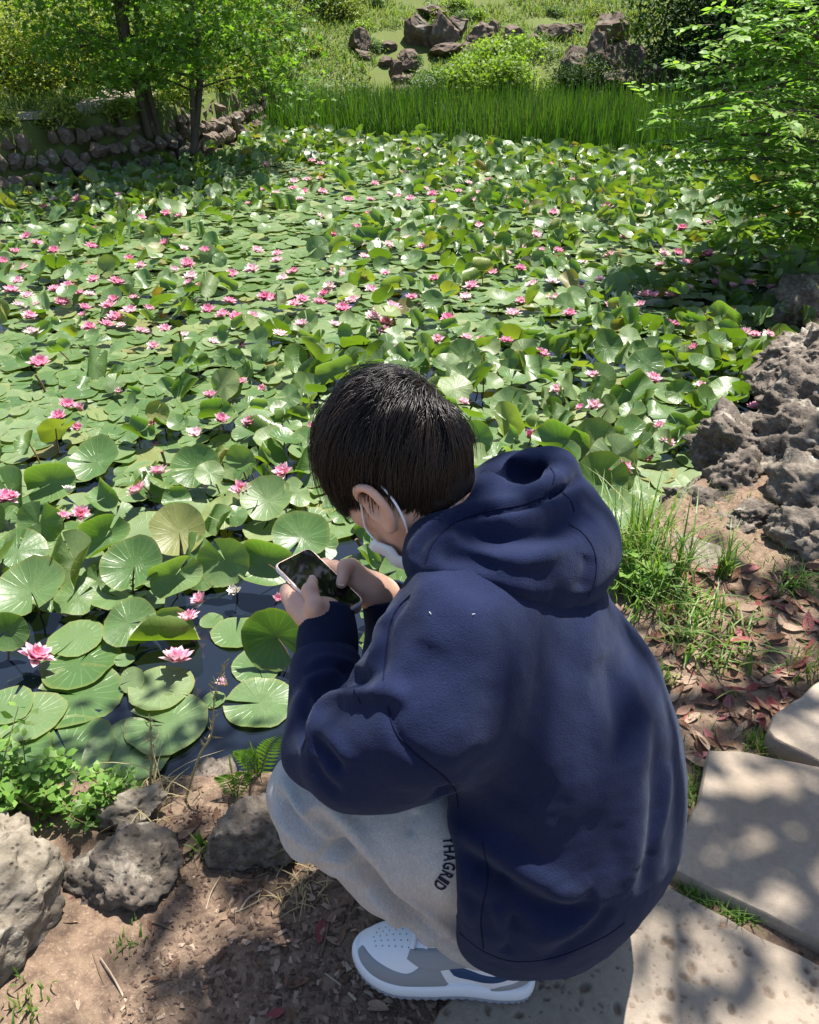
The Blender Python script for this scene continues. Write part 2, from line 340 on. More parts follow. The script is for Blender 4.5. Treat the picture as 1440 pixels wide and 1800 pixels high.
# pads near the bank, one by one: (px, py, width px, kind, lift, tilt)
near_pads = [(140, 1165, 132, 'flat', .012, 0), (137, 1222, 150, 'flat', .006, 0), (292, 1272, 140, 'flat', .016, 0), (225, 1322, 150, 'flat', .010, 0), (118, 1322, 165, 'flat', .004, 0), (52, 1258, 120, 'flat', .014, 0),
    (282, 1210, 112, 'flat', .022, .1), (458, 1236, 122, 'flat', .008, 0), (415, 1112, 84, 'flat', .006, 0), (133, 1122, 94, 'flat', .02, .1), (12, 1242, 90, 'flat', .02, 0), (210, 1372, 95, 'flat', .003, 0), (372, 1091, 40, 'flat', .004, 0),
    (376, 1230, 40, 'flat', .004, 0), (290, 1098, 66, 'wave', .012, .1), (232, 1196, 46, 'flat', .03, .5), (219, 1160, 34, 'flat', .02, .3), (60, 1372, 150, 'flat', .002, 0), (452, 1170, 90, 'flat', .003, 0), (20, 1320, 130, 'flat', .008, 0),
    (55, 1040, 122, 'cup', .10, .35), (130, 985, 104, 'taco', .12, .9), (236, 995, 104, 'cup', .12, .5), (308, 1012, 92, 'taco', .11, 1.0), (396, 985, 88, 'cup', .13, 1.15), (468, 990, 100, 'taco', .11, .9), (227, 1096, 92, 'wave', .06, .45),
    (208, 1050, 90, 'wave', .05, -.4), (290, 1125, 118, 'taco', .04, -.5), (484, 1118, 112, 'cup', .10, 1.25), (14, 1108, 70, 'cup', .10, 1.1), (137, 1050, 80, 'wave', .05, .3), (530, 945, 96, 'cup', .09, .45), (315, 935, 96, 'cup', .10, .6),
    (185, 945, 92, 'taco', .10, .8), (470, 880, 88, 'cup', .09, .5), (345, 822, 80, 'cup', .10, .75), (170, 812, 90, 'cup', .09, .4), (90, 850, 88, 'taco', .10, 1.0), (425, 815, 62, 'cup', .09, 1.0), (30, 970, 95, 'wave', .05, .3),
    (75, 920, 90, 'flat', .03, .1), (245, 760, 62, 'taco', .07, .3), (478, 778, 62, 'cup', .07, .25), (260, 930, 90, 'flat', .03, .2), (395, 900, 80, 'wave', .05, .3), (560, 960, 70, 'wave', .05, .2),
    (840, 770, 60, 'cup', .10, 1.1), (985, 785, 100, 'taco', .10, .6), (1045, 790, 100, 'cup', .10, .9), (1048, 850, 110, 'cup', .09, 1.0), (895, 715, 66, 'cup', .08, .6), (1110, 690, 84, 'taco', .10, .8), (1180, 735, 110, 'wave', .03, .1),
    (1250, 745, 70, 'taco', .08, .8), (1130, 860, 130, 'flat', .01, 0), (1150, 905, 110, 'flat', .006, 0), (1120, 950, 120, 'flat', .004, 0), (1200, 830, 90, 'flat', .01, 0), (1010, 870, 100, 'flat', .01, 0), (1085, 905, 90, 'cup', .04, .3), (870, 800, 70, 'wave', .03, .3),
    (1065, 610, 60, 'cup', .1, .9), (1270, 560, 62, 'taco', .1, 1.0), (1195, 690, 46, 'cup', .08, .9), (790, 680, 70, 'flat', .03, .1), (1320, 625, 60, 'taco', .09, 1.0), (590, 655, 70, 'taco', .09, .9), (640, 600, 80, 'wave', .08, -.5), (705, 640, 70, 'taco', .08, .7)]
for px, py, wpx, kd, lift, tilt in near_pads:
    p = at_z(px, py, WATER+lift); r = vis_r(wpx, p)*1.03
    nr = np.array([prng.normal()*.10*(lift > .025), -math.sin(tilt), math.cos(tilt)]) if lift > .025 else np.array([prng.normal()*.02, prng.normal()*.02, 1])
    if kd == 'cup' and tilt > .8: nr = nr+np.array([prng.normal()*.3, 0, 0])
    pad(p, r, kd, nr)
# the rest of the pond, thick and overlapping
def in_view(P, m=120):
    q = pix(P); return (q[:, 0] > -m) & (q[:, 0] < 1440+m) & (q[:, 1] > -m) & (q[:, 1] < 1800+m)
N = 80000; P = np.stack([prng.uniform(-6, 4.6, N), prng.uniform(1.3, 13.4, N), np.full(N, WATER)], 1)
sd = sd_poly(P[:, :2], POND); reedline = np.interp(P[:, 0], [-2.3, 0, 2, 3.2, 4.5], [12.3, 11.7, 10.7, 10.3, 10.3])
q = pix(P); near_clear = (q[:, 1] > np.interp(q[:, 0], [0, 250, 420, 480, 640], [1090, 1075, 1010, 950, 930])) & (q[:, 0] < 640)
ok = (sd < -.05) & in_view(P, 520) & (P[:, 1] < reedline+.1) & ~near_clear & ~((q[:, 0] < 0) & (q[:, 1] > 1250))
P = P[ok]; dens = .5+.5*fbm(P*(.9, .9, 1), 3, 51)
taken = {}; cell = .20; kept = []
def clear(p, rr):
    ci, cj = int(p[0]//cell), int(p[1]//cell)
    for a_ in (-1, 0, 1):
        for b_ in (-1, 0, 1):
            for (x_, y_, r_) in taken.get((ci+a_, cj+b_), ()):
                if (x_-p[0])**2+(y_-p[1])**2 < (.45*(rr+r_))**2: return False
    return True
def occupy(p, rr): taken.setdefault((int(p[0]//cell), int(p[1]//cell)), []).append((p[0], p[1], rr))
for (p, nr, sp_, r, kd) in pads: occupy(p, r)
clus = fbm(P*(.75, .75, 1)+9, 3, 71)
for k in range(len(P)):
    p = P[k]; rr = prng.uniform(.052, .100)
    if not clear(p, rr): continue
    gapn = fbm(p[None]*(1.3, 1.3, 1)+3, 2, 91)[0]
    if gapn > .72 and prng.random() < .7: continue
    occupy(p, rr); u = prng.random(); pu = np.clip(.33+.55*clus[k], .08, .72)
    if u < pu:
        kd = prng.choice(['cup', 'taco', 'wave', 'taco']); az = prng.normal(0, .9); tl = prng.uniform(.35, 1.25); lift = prng.uniform(.05, .13)
        if kd == 'cup': tl = prng.uniform(.2, 1.2)
        sgn = 1 if prng.random() < .7 else -1
        pad((p[0], p[1], WATER+lift), rr*prng.uniform(.8, 1.05), kd, (math.sin(tl)*math.sin(az), -sgn*math.sin(tl)*math.cos(az), math.cos(tl)))
    else: pad((p[0], p[1], WATER+prng.uniform(.003, .024)), rr, 'flat' if prng.random() < .88 else 'wave', (prng.normal()*.06, prng.normal()*.06, 1))
# the 300 that show largest are things, the rest one mass
size = np.array([r/pix(p)[2]*(.45 if kd in ('flat',) else 1) for p, _, _, r, kd in pads]); qq = pix(np.array([p for p, *_ in pads])); inf = (qq[:, 0] > -20) & (qq[:, 0] < 1460) & (qq[:, 1] > 0) & (qq[:, 1] < 1500)
behind = (qq[:, 0] > 640) & (qq[:, 0] < 1030) & (qq[:, 1] > 850)
order = np.argsort(-(size*inf*~behind)); own_i = [i_ for i_, q_ in enumerate(near_pads) if q_[:2] in ((372, 1091), (376, 1230), (292, 1272), (458, 1236))]; single = set(order[:296].tolist()+own_i)
LBL = {'flat': 'green lily pad lying flat on the water among its neighbours', 'cup': 'green lily pad standing cupped above the water surface', 'wave': 'wavy green lily pad lifted at its edges off the water', 'taco': 'green lily pad folded up along its middle above the water'}
OWN = {(484, 1118): 'large round dark green pad standing upright right beside the navy cuff', (396, 985): 'tall cupped pad rising over a white lily beside the phone', (308, 1012): 'folded pad with browned rim just above two pink lilies', (292, 1272): 'broad flat notched pad floating by the dry seed stalk', (458, 1236): 'wide flat pad floating between fern and sleeve', (55, 1040): 'big glossy cupped pad catching the light beside dark water', (1180, 735): 'crumpled wavy pad near the outcrop rock', (1048, 850): 'large cupped pad right behind the navy hood', (372, 1091): 'tiny round pad alone on open water beside a pink lily', (376, 1230): 'tiny round pad on open water by the seed stalk'}
mass = Acc(); stems = Acc()
for k, (p, nr, sp_, r, kd) in enumerate(pads):
    v = int(prng.integers(12)); M = place(p[None], nr[None]/np.linalg.norm(nr), np.array([sp_]), np.array([r]))
    if k in single:
        o = bpy.data.objects.new('lily_pad', PADM[kd][v]); COL.objects.link(o); m4 = Matrix.Identity(4)
        for a_ in range(3):
            for b_ in range(4): m4[a_][b_] = M[0, a_, b_]
        o.matrix_world = m4; tag(o, OWN.get(near_pads[k][:2], LBL[kd]) if k < len(near_pads) else LBL[kd], 'lily pad', 'lily pads, '+{'flat': 'floating', 'cup': 'cupped', 'wave': 'wavy', 'taco': 'folded'}[kd])
        if p[2]-WATER > .045:
            A = Acc(); e = np.array([p[0]+prng.normal()*.03, p[1]+prng.normal()*.03, WATER-.1]); tube(A, spline([p-nr/np.linalg.norm(nr)*.002, (p+e)/2+(prng.normal()*.01, .01, .02), e], 6), [.003, .0035, .0035, .0035, .004, .004], 5, cap=False)
            st = link('stem', A.mesh('stem', 'pad_stem'), o); st.matrix_parent_inverse = m4.inverted()
    else:
        Vp, Fq, Ft, U = PADL[kd][v]; tn_ = prng.random(); n0 = mass.n; W_ = Vp@M[0, :, :3].T+M[0, :, 3]
        mass.add(W_, Fq, tn_, U); mass.F.setdefault(3, []).append(Ft+n0); mass.M.setdefault(3, []).append(np.zeros(len(Ft), int))
kind(link('lily_pads', mass.mesh('lily_pads', 'lily_pad', True, True)), 'stuff')
bpy.data.objects['lily_pads']['label'] = 'dense mat of green lily pads covering the far pond'

# ---- flowers
def petal_tmpl(L, Wd, curl, cupd):
    V, U = [], []; n = 6
    for i_ in range(n+1):
        u = i_/n; w_ = Wd*math.sin(math.pi*min(1, u*.93+.07))**.8*(1-u**9*.9); z = curl*u*u
        for s_ in (-1, 0, 1): V.append((u*L, s_*w_, z+cupd*abs(s_)*w_*2)); U.append((0, u))
    F = [(i_*3+j_, i_*3+j_+1, (i_+1)*3+j_+1, (i_+1)*3+j_) for i_ in range(n) for j_ in (0, 1)]
    return np.array(V), np.array(F), np.array(U)
def rotyz(az, el):
    c, s_ = math.cos(az), math.sin(az); ce, se = math.cos(el), math.sin(el); return np.array([[c, -s_, 0], [s_, c, 0], [0, 0, 1]])@np.array([[ce, 0, -se], [0, 1, 0], [se, 0, ce]])
def flower_spec(seed, openness):
    g = np.random.default_rng(seed); out = []
    for wi, (nP, el, L) in enumerate(((5, .18, .56), (7, .50, .54), (7, .80, .49), (6, 1.08, .42))):
        el = el+(1-openness)*(1.25-el)*.85
        for k in range(nP): out.append((wi/3, 2*math.pi*(k+.5*wi)/nP+g.normal()*.08, el+g.normal()*.07, L*(1+.06*g.normal())))
    return out
TPL = [petal_tmpl(1, .235+.02*k, .12, .25) for k in range(4)]
def stamens(g, A, mi=1):
    for k in range(26):
        az = k*2.4; rr = .015+.085*math.sqrt(k/26); b = np.array([rr*math.cos(az), rr*math.sin(az), .05]); tp = b+np.array([.5*rr*math.cos(az), .5*rr*math.sin(az), .16+.03*g.normal()]); tube(A, [b, (b+tp)/2, tp], [.012, .014, .008], 4, mi=mi)
FL = []
for op in (1, 1, .9, .75, .5, .15):
    A = Acc(); g = np.random.default_rng(len(FL)+300)
    for wi, az, el, L in flower_spec(len(FL)+50, op):
        V, F, U = TPL[int(wi*3+.1)]; U2 = U.copy(); U2[:, 0] = 1-wi; W_ = (V*(L, L, L))@rotyz(az, el).T+np.array([.03*math.cos(az), .03*math.sin(az), .02]); A.add(W_, F, 0, U2, 0)
    stamens(g, A)
    for k in range(4):
        V, F, U = TPL[0]; W_ = (V*.50)@rotyz(k*math.pi/2+.3, max(.05, .1+(1-op)*1.0)).T+np.array([0, 0, -.01]); A.add(W_, F, 0, U, 2)
    FL.append(A.mesh('water_lily', ['petal', 'stamen', 'sepal'], True, True))
PTM = []
for k in range(4):
    V, F, U = TPL[k]; U2 = U.copy(); U2[:, 0] = 1-k/3; PTM.append((mesh_np('petal', V, F, 'petal', True, None, U2), mesh_np('petal', V, F, 'petal_white', True, None, U2)))
def big_flower(p, r, tilt, seed, label, white=False, op=1.0):
    root = empty('water_lily', p); root.rotation_euler = (tilt, .1*math.sin(seed), seed); root.scale = (r/.56,)*3; g = np.random.default_rng(seed)
    for wi, az, el, L in flower_spec(seed, op):
        o = link('petal', PTM[int(wi*3+.1)][1 if white else 0], root); M = rotyz(az, el)*L; m4 = Matrix.Identity(4)
        for a_ in range(3):
            for b_ in range(3): m4[a_][b_] = M[a_, b_]
        m4[0][3], m4[1][3], m4[2][3] = .03*math.cos(az), .03*math.sin(az), .02; o.matrix_local = m4
    A = Acc(); stamens(g, A, 0); link('stamens', A.mesh('stamens', 'stamen'), root)
    tag(root, label, 'water lily', 'water lily flowers')
WL = [(62, 1148, 62, 'wide open pale pink water lily beside flat pads and dark open water', 0, 1), (310, 1155, 60, 'open pink water lily with reflexed white-tipped outer petals beside dark open water', 0, 1), (333, 1083, 44, 'rich pink water lily with yellow centre, below another pink bloom', 0, 1), (355, 1052, 38, 'upright pink water lily touching a second bloom under a folded pad', 0, .55),
      (415, 1036, 32, 'white half-closed water lily beneath a tall cupped pad', 1, .4), (142, 900, 38, 'pale pink water lily paired with a smaller bloom on a flat pad', 0, .7), (110, 906, 27, 'small pink water lily tucked beside a larger pale bloom', 0, .6), (120, 862, 30, 'whitish water lily half closed beside a folded pad', 1, .5), (280, 828, 40, 'pale pink water lily with a brown stalk rising beside it', 0, .8), (245, 858, 40, 'mid pink water lily lying wide open between cupped pads', 0, 1), (500, 826, 38, 'bright pink water lily standing alone near the dark-haired head', 0, 1), (424, 856, 38, 'bright pink water lily just below a round cupped pad', 0, 1), (1097, 817, 31, 'pink water lily open wide beside the hood and a darker bloom', 0, 1), (1172, 776, 31, 'deep pink water lily with orange centre facing up near the rocks', 0, 1), (1255, 796, 32, 'round pink water lily with yellow centre against the rocky bank', 0, 1)]
for k, (px, py, wpx, lb, wh, op) in enumerate(WL):
    p = at_z(px, py+wpx*.18, WATER+(.06 if py > 1000 else .11)); big_flower(tuple(p), vis_r(wpx, p)*1.12, -.5, k+5, lb, bool(wh), op)
FLP = [(10, 872, 40), (345, 763, 34), (388, 735, 26), (440, 740, 28), (118, 712, 32), (104, 731, 30), (370, 696, 26), (418, 670, 28), (60, 585, 32), (70, 637, 36), (157, 573, 22), (187, 570, 26), (214, 571, 16), (247, 582, 26), (290, 577, 22), (325, 590, 18), (375, 600, 22), (271, 607, 22), (392, 552, 24), (490, 586, 24), (530, 525, 24), (561, 530, 24), (587, 570, 22), (620, 527, 22),
       (652, 508, 22), (662, 545, 18), (674, 580, 22), (700, 612, 20), (158, 517, 20), (148, 553, 16), (235, 522, 18), (32, 493, 20), (32, 535, 18), (820, 592, 20), (845, 596, 16), (890, 598, 24), (902, 550, 26), (770, 595, 22), (724, 523, 22), (815, 705, 18), (950, 621, 26), (1040, 660, 28), (978, 683, 22), (1045, 711, 28), (1022, 716, 18), (1147, 664, 30), (1160, 747, 22), (1078, 824, 25), (1325, 714, 24),
       (1231, 677, 22), (1218, 610, 20), (1308, 584, 26), (1326, 588, 24), (1350, 587, 22), (1127, 535, 20), (1053, 490, 18), (1210, 505, 18), (1287, 503, 20), (1390, 515, 20), (1067, 362, 24), (22, 870, 20), (362, 440, 20), (488, 445, 18), (915, 470, 18), (980, 440, 18), (700, 405, 16)]
BUD = [(143, 718, 18, .15), (546, 752, 20, .15), (928, 765, 18, .15), (1142, 805, 20, .15), (270, 742, 16, .15), (208, 688, 14, .15), (465, 682, 14, .15), (612, 690, 16, .15), (488, 1052, 18, .15), (855, 455, 10, .15), (137, 752, 18, .15), (1115, 702, 14, .15), (398, 1200, 20, .15), (540, 600, 12, .15)]
extra = []
for k in range(4000):
    px, py = prng.uniform(-10, 1450), 242+ (prng.random()**1.15)*330
    p = at_z(px, py, WATER+.03)
    if sd_poly(p[None, :2], POND)[0] > -.15 or p[1] > np.interp(p[0], [-2.3, 0, 2, 3.2], [12.2, 11.6, 10.6, 10.2]): continue
    if prng.random() > .6+.4*(.5+.5*fbm(p[None]*1.1, 2, 5)[0]): continue
    if all((px-a_[0])**2+((py-a_[1])*1.6)**2 > 17**2 for a_ in extra+FLP): extra.append((px, py, 1444*prng.uniform(.072, .105)/pix(p)[2]))
    if len(extra) >= 225: break
for k, (px, py, wpx) in enumerate(FLP+extra):
    p = at_z(px, py+wpx*.2, WATER+prng.uniform(.05, .085)+(.035 if k < len(FLP) else 0)); v = int(prng.choice([0, 1, 2, 3, 3, 4])); o = link('water_lily', FL[v], None, p, (-.25+prng.normal()*.12, prng.normal()*.12, prng.uniform(0, 6)), vis_r(wpx, p)*1.28/.56)
    tag(o, 'pink water lily '+('half closed' if v >= 3 else 'wide open')+' among the pads out on the pond', 'water lily', 'pink water lilies out on the pond, '+('half closed' if v >= 3 else 'open'))
for k, (px, py, wpx, op) in enumerate(BUD):
    p = at_z(px, py+wpx*.3, WATER+.035); o = link('water_lily_bud', FL[5], None, p, (prng.normal()*.3, prng.normal()*.3, k), vis_r(wpx*1.7, p)/.5)
    tag(o, 'closed pink water lily bud poking up between the pads', 'flower bud', 'closed water lily buds')
# brown bent stalks rising from the water
for k, (px, py, dx, h_) in enumerate([(637, 975, -10, .07), (290, 825, 0, .09), (80, 690, -14, .10), (1050, 770, -16, .09), (1330, 735, 4, .10), (805, 525, 6, .09), (735, 560, 3, .10), (1105, 585, 4, .10), (318, 610, 2, .10)]):
    p = at_z(px, py, WATER); A = Acc(); q_ = p+np.array([dx*.002, 0, h_]); tube(A, [p-(0, 0, .03), p, p*.5+q_*.5+(.006, 0, 0), q_], [.006, .006, .006, .007], 7); tag(link('stalk', A.mesh('stalk', 'pad_stem')), 'bare brown lily stalk sticking up out of the pond', 'stalk', 'bare lily stalks')
# ================================================================== far bank: wall, hill, rocks, trees, reeds
def ico(sub):
    import bmesh
    bm = bmesh.new(); bmesh.ops.create_icosphere(bm, subdivisions=sub, radius=1); bm.verts.ensure_lookup_table()
    V = np.array([v.co[:] for v in bm.verts]); F = np.array([[v.index for v in f.verts] for f in bm.faces]); bm.free(); return V, F
ICO = {k: ico(k) for k in (2, 3, 4, 5, 6)}
def rock_v(sub, seed, sx=1, sy=1, sz=1, angular=.5, rough=.12, freq=2.2, ridge=0):
    g = np.random.default_rng(seed); V, F = ICO[sub]; V = V.copy()
    for k in range(int(6+10*angular)):          # flat broken faces
        n = unit(g.normal(size=3)); d = g.uniform(.55, .88); h = V@n; V = V-np.maximum(h-d, 0)[:, None]*n*(.75+.25*angular)
    N = V/np.linalg.norm(V, axis=1)[:, None]; o = g.uniform(-50, 50, 3)
    V = V+N*(rough*fbm(V*freq+o, 5, seed % 91, .55))[:, None]
    if ridge: V = V-N*(ridge*np.abs(fbm(V*freq*1.7+o, 4, seed % 77))**.7)[:, None]
    return V*(sx, sy, sz), F
def stone_mat(name, a, b, c, pit=1.0, lichen=None, sc=1.0):
    t = NT(name); o = t.obj(); p = t.pos(); n1 = t.noise(6*sc, 6, p, .62); n2 = t.noise(45*sc, 5, p, .65); r = t.n('ObjectInfo').outputs['Random']
    col = t.mix(n1, a, b); col = t.mix(t.ramp(n2, [(.42, .0), (.68, .8)]), col, c); col = t.mix(t.math('MULTIPLY', r, .35), col, tuple(x*.55 for x in a))
    if lichen: col = t.mix(t.math('MULTIPLY', t.ramp(t.noise(11*sc, 6, p, .7), [(.56, 0), (.66, 1)]), .8), col, lichen)
    v = t.voro(70*sc, p); pits = t.ramp(v, [(.05, 0), (.32, 1)]); col = t.mix(t.math('MULTIPLY', t.math('SUBTRACT', 1.0, pits), .55*pit), col, tuple(x*.4 for x in a))
    bm = t.bump(n1, .5, .03/sc); bm = t.bump(pits, .6*pit, .006/sc, bm); bm = t.bump(t.noise(180*sc, 4, p, .7), .5, .003/sc, bm)
    return t.done(t.pr(col, .93, .15, bm))
stone_mat('basalt', (.10, .075, .06), (.17, .13, .105), (.25, .20, .165), .6, (.24, .23, .19), .35)
stone_mat('hill_rock', (.085, .062, .048), (.145, .11, .085), (.21, .165, .135), .3, (.23, .22, .18), .3)
leaf_mat('maple_leaf', [(.075, .16, .022), (.115, .215, .03), (.17, .27, .045)], .5, .5, .3)
leaf_mat('azalea_leaf', [(.12, .17, .03), (.20, .255, .045), (.29, .33, .075)], .4, .5, .35, (1.3, 1.35, .5))
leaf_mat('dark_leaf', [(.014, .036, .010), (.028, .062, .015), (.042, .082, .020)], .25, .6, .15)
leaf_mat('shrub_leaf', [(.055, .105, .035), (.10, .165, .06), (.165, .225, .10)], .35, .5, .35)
leaf_mat('lime_leaf', [(.13, .22, .03), (.20, .29, .045), (.27, .35, .075)], .45, .5, .3)
leaf_mat('reed_blade', [(.035, .085, .012), (.055, .12, .016), (.085, .155, .028), (.13, .155, .05)], .32, .45, .35, (1.2, 1.5, .35))
leaf_mat('grass_blade', [(.055, .115, .020), (.09, .16, .03), (.145, .205, .05), (.24, .24, .09)], .4, .55, .25)
t = NT('bark'); p = t.pos(); n = t.noise(14, 5, p, .65); t.done(t.pr(t.mix(n, (.045, .036, .028), (.13, .11, .085)), .95, .1, t.bump(n, .6, .01)))

LENS = (np.array([(0, 0, 0), (.45, .24, .05), (1, 0, -.04), (.45, -.24, .05)]), np.array([[0, 1, 2], [0, 2, 3]]))
LEAF6 = (np.array([(0, 0, 0), (.25, .17, .03), (.6, .24, .02), (1, 0, -.06), (.6, -.24, .02), (.25, -.17, .03)]), np.array([[0, 1, 5], [1, 2, 4], [1, 4, 5], [2, 3, 4]]))
_st = [(0, 0, 0)]
for k in range(10):
    a_ = 2*math.pi*k/10; r_ = 1.0 if k % 2 == 0 else .42; _st.append((r_*math.cos(a_), r_*math.sin(a_), -.12*r_))
STAR = (np.array(_st)*.55, np.array([[0, k+1, (k+1) % 10+1] for k in range(10)]))
def scatter(A, C, spread, n_each, size, tpl, g, up=.6, flat=.45, tint=None, droop=0.0):
    C = np.asarray(C, float); n = len(C)*n_each; K = np.repeat(np.arange(len(C)), n_each)
    sp_ = np.broadcast_to(spread, (len(C),))[K]; off = g.normal(size=(n, 3))*(1, 1, flat)*sp_[:, None]
    P = C[K]+off; P[:, 2] -= droop*(off[:, 0]**2+off[:, 1]**2)/np.maximum(sp_, .01)
    N_ = g.normal(size=(n, 3))*.7+np.array([0, 0, up*1.6]); sz = size*g.uniform(.65, 1.3, n)
    tn_ = np.clip((g.random(len(C))[K]*.6+g.random(n)*.4), 0, .99)
    A.many(tpl[0], tpl[1], place(P, N_, g.uniform(0, 6.28, n), sz), tn_)
def branches(A, base, top, r0, g, nb, reach, tips, sub=3):
    """a stem with limbs; tips collects the ends"""
    base, top = np.asarray(base, float), np.asarray(top, float); L = np.linalg.norm(top-base); k = 7
    pts = spline([base, base+(top-base)*.35+g.normal(size=3)*.05*L*(1, 1, 0), base+(top-base)*.7+g.normal(size=3)*.07*L*(1, 1, 0), top], k+3); tube(A, pts, np.linspace(r0, r0*.35, k+3), 8)
    for b in range(nb):
        u = g.uniform(.22, .98); p0 = pts[int(u*(k+2))]; az = g.uniform(0, 6.28); l = reach*g.uniform(.5, 1.1); e = p0+np.array([math.cos(az)*l, math.sin(az)*l, l*g.uniform(-.12, .5)])
        m_ = (p0+e)/2+np.array([0, 0, .10*l]); Q = spline([p0, m_, e], 6); tube(A, Q, np.linspace(r0*.38, r0*.09, 6), 5); tips.append(e); tips.append(Q[4]*.6+Q[3]*.4)
        for s_ in range(sub):
            f = Q[g.integers(2, 5)]; az2 = az+g.normal()*.9; l2 = l*g.uniform(.3, .55); e2 = f+np.array([math.cos(az2)*l2, math.sin(az2)*l2, l2*g.uniform(-.3, .35)]); tube(A, spline([f, (f+e2)/2+(0, 0, .03*l), e2], 4), np.linspace(r0*.16, r0*.05, 4), 4); tips.append(e2)
    tips.append(top)
def tree(name, base, stems, label, cat, leafm, tpl, size, n_each, spread, seed, reach=.9, nb=9, r0=.06, group=None, flat=.4, extra=None, lift=0.0):
    g = np.random.default_rng(seed); root = empty(name, base); A = Acc(); tips = []
    for tx, ty, tz, rr in stems: branches(A, np.array(base)+g.normal(size=3)*(.05, .05, 0)-(0, 0, .08), np.array(base)+(tx, ty, tz), rr, g, nb, reach, tips)
    tr_ = link('trunk', A.mesh('trunk', 'bark'), root); tr_.matrix_parent_inverse = Matrix.Translation(Vector(base)).inverted()
    C = np.array(tips); C = np.concatenate([C]+([np.array(extra)] if extra is not None else [])); C[:, 2] += lift; L_ = Acc(); scatter(L_, C, spread, n_each, size, tpl, g, flat=flat, droop=.15)
    cr = link('crown', L_.mesh('crown', leafm, False), root); cr.matrix_parent_inverse = Matrix.Translation(Vector(base)).inverted()
    return tag(root, label, cat, group)
def shrub(name, c, r, label, leafm, size, n, seed, tpl=LENS, cat='shrub', lumps=26, group=None):
    """rounded shrub: clumps over a dome, twigs inside"""
    g = np.random.default_rng(seed); c = np.array(c, float); r = np.array(r, float); q = g.normal(size=(lumps, 3)); q /= np.linalg.norm(q, axis=1)[:, None]; q[:, 2] = np.abs(q[:, 2])*1.0-.12
    C = c+q*r*g.uniform(.62, 1.02, (lumps, 1)); root = empty(name, tuple(c)); A = Acc()
    for k in range(9): e = C[g.integers(lumps)]; tube(A, spline([c+g.normal(size=3)*.04*r-(0, 0, .1), (c+e)/2+g.normal(size=3)*.06*r, e], 6), np.linspace(.022, .006, 6), 5)
    iv = Matrix.Translation(Vector(c)).inverted(); b_ = link('trunk', A.mesh('trunk', 'bark'), root); b_.matrix_parent_inverse = iv
    L_ = Acc(); scatter(L_, C, float(r.mean())*.26, n//lumps, size, tpl, g, up=.55, flat=.8); cr = link('crown', L_.mesh('crown', leafm, False), root); cr.matrix_parent_inverse = iv
    return tag(root, label, cat, group)

# ---- dry-stone wall along the far bank
wl = spline([(-6.6, 6.0), (-5.3, 7.25), (-4.1, 8.55), (-3.25, 9.4), (-2.8, 10.05), (-2.5, 11.1), (-2.25, 12.3), (-2.1, 13.1)], 120); sl = np.concatenate([[0], np.cumsum(np.linalg.norm(np.diff(wl, axis=0), axis=1))])
wall = empty('stone_wall', (wl[60][0], wl[60][1], WATER)); tag(wall, 'low dry-stone wall of dark lava rock along the far bank', 'wall'); wiv = Matrix.Translation(wall.location).inverted()
g = np.random.default_rng(5); WR = [mesh_np('stone', *rock_v(3, 700+k, angular=2.2, rough=.06), 'basalt', False) for k in range(8)]
for row in range(4):
    s_ = g.uniform(0, .2)
    while s_ < sl[-1]-.05:
        wd = g.uniform(.12, .30)*(1-.06*row); p = np.array([np.interp(s_+wd/2, sl, wl[:, 0]), np.interp(s_+wd/2, sl, wl[:, 1])]); q = np.array([np.interp(s_+wd/2+.1, sl, wl[:, 0]), np.interp(s_+wd/2+.1, sl, wl[:, 1])]); tg = unit(q-p) if np.linalg.norm(q-p) > 1e-6 else np.array([0, 1.]); nrm = np.array([tg[1], -tg[0]])
        fall = sstep(3.2, 6.5, s_); z = WATER-.05+row*.155+g.normal()*.02; s_ += wd*.86
        if row == 3 and g.random() < .3: continue
        p = p+nrm*(.20-.085*row+g.normal()*.03)
        o = link('stone', WR[g.integers(8)], wall, (p[0], p[1], z), (g.normal()*.3, g.normal()*.3, math.atan2(tg[1], tg[0])+g.normal()*.25), (wd*.60, wd*.52, g.uniform(.085, .125))); o.matrix_parent_inverse = wiv
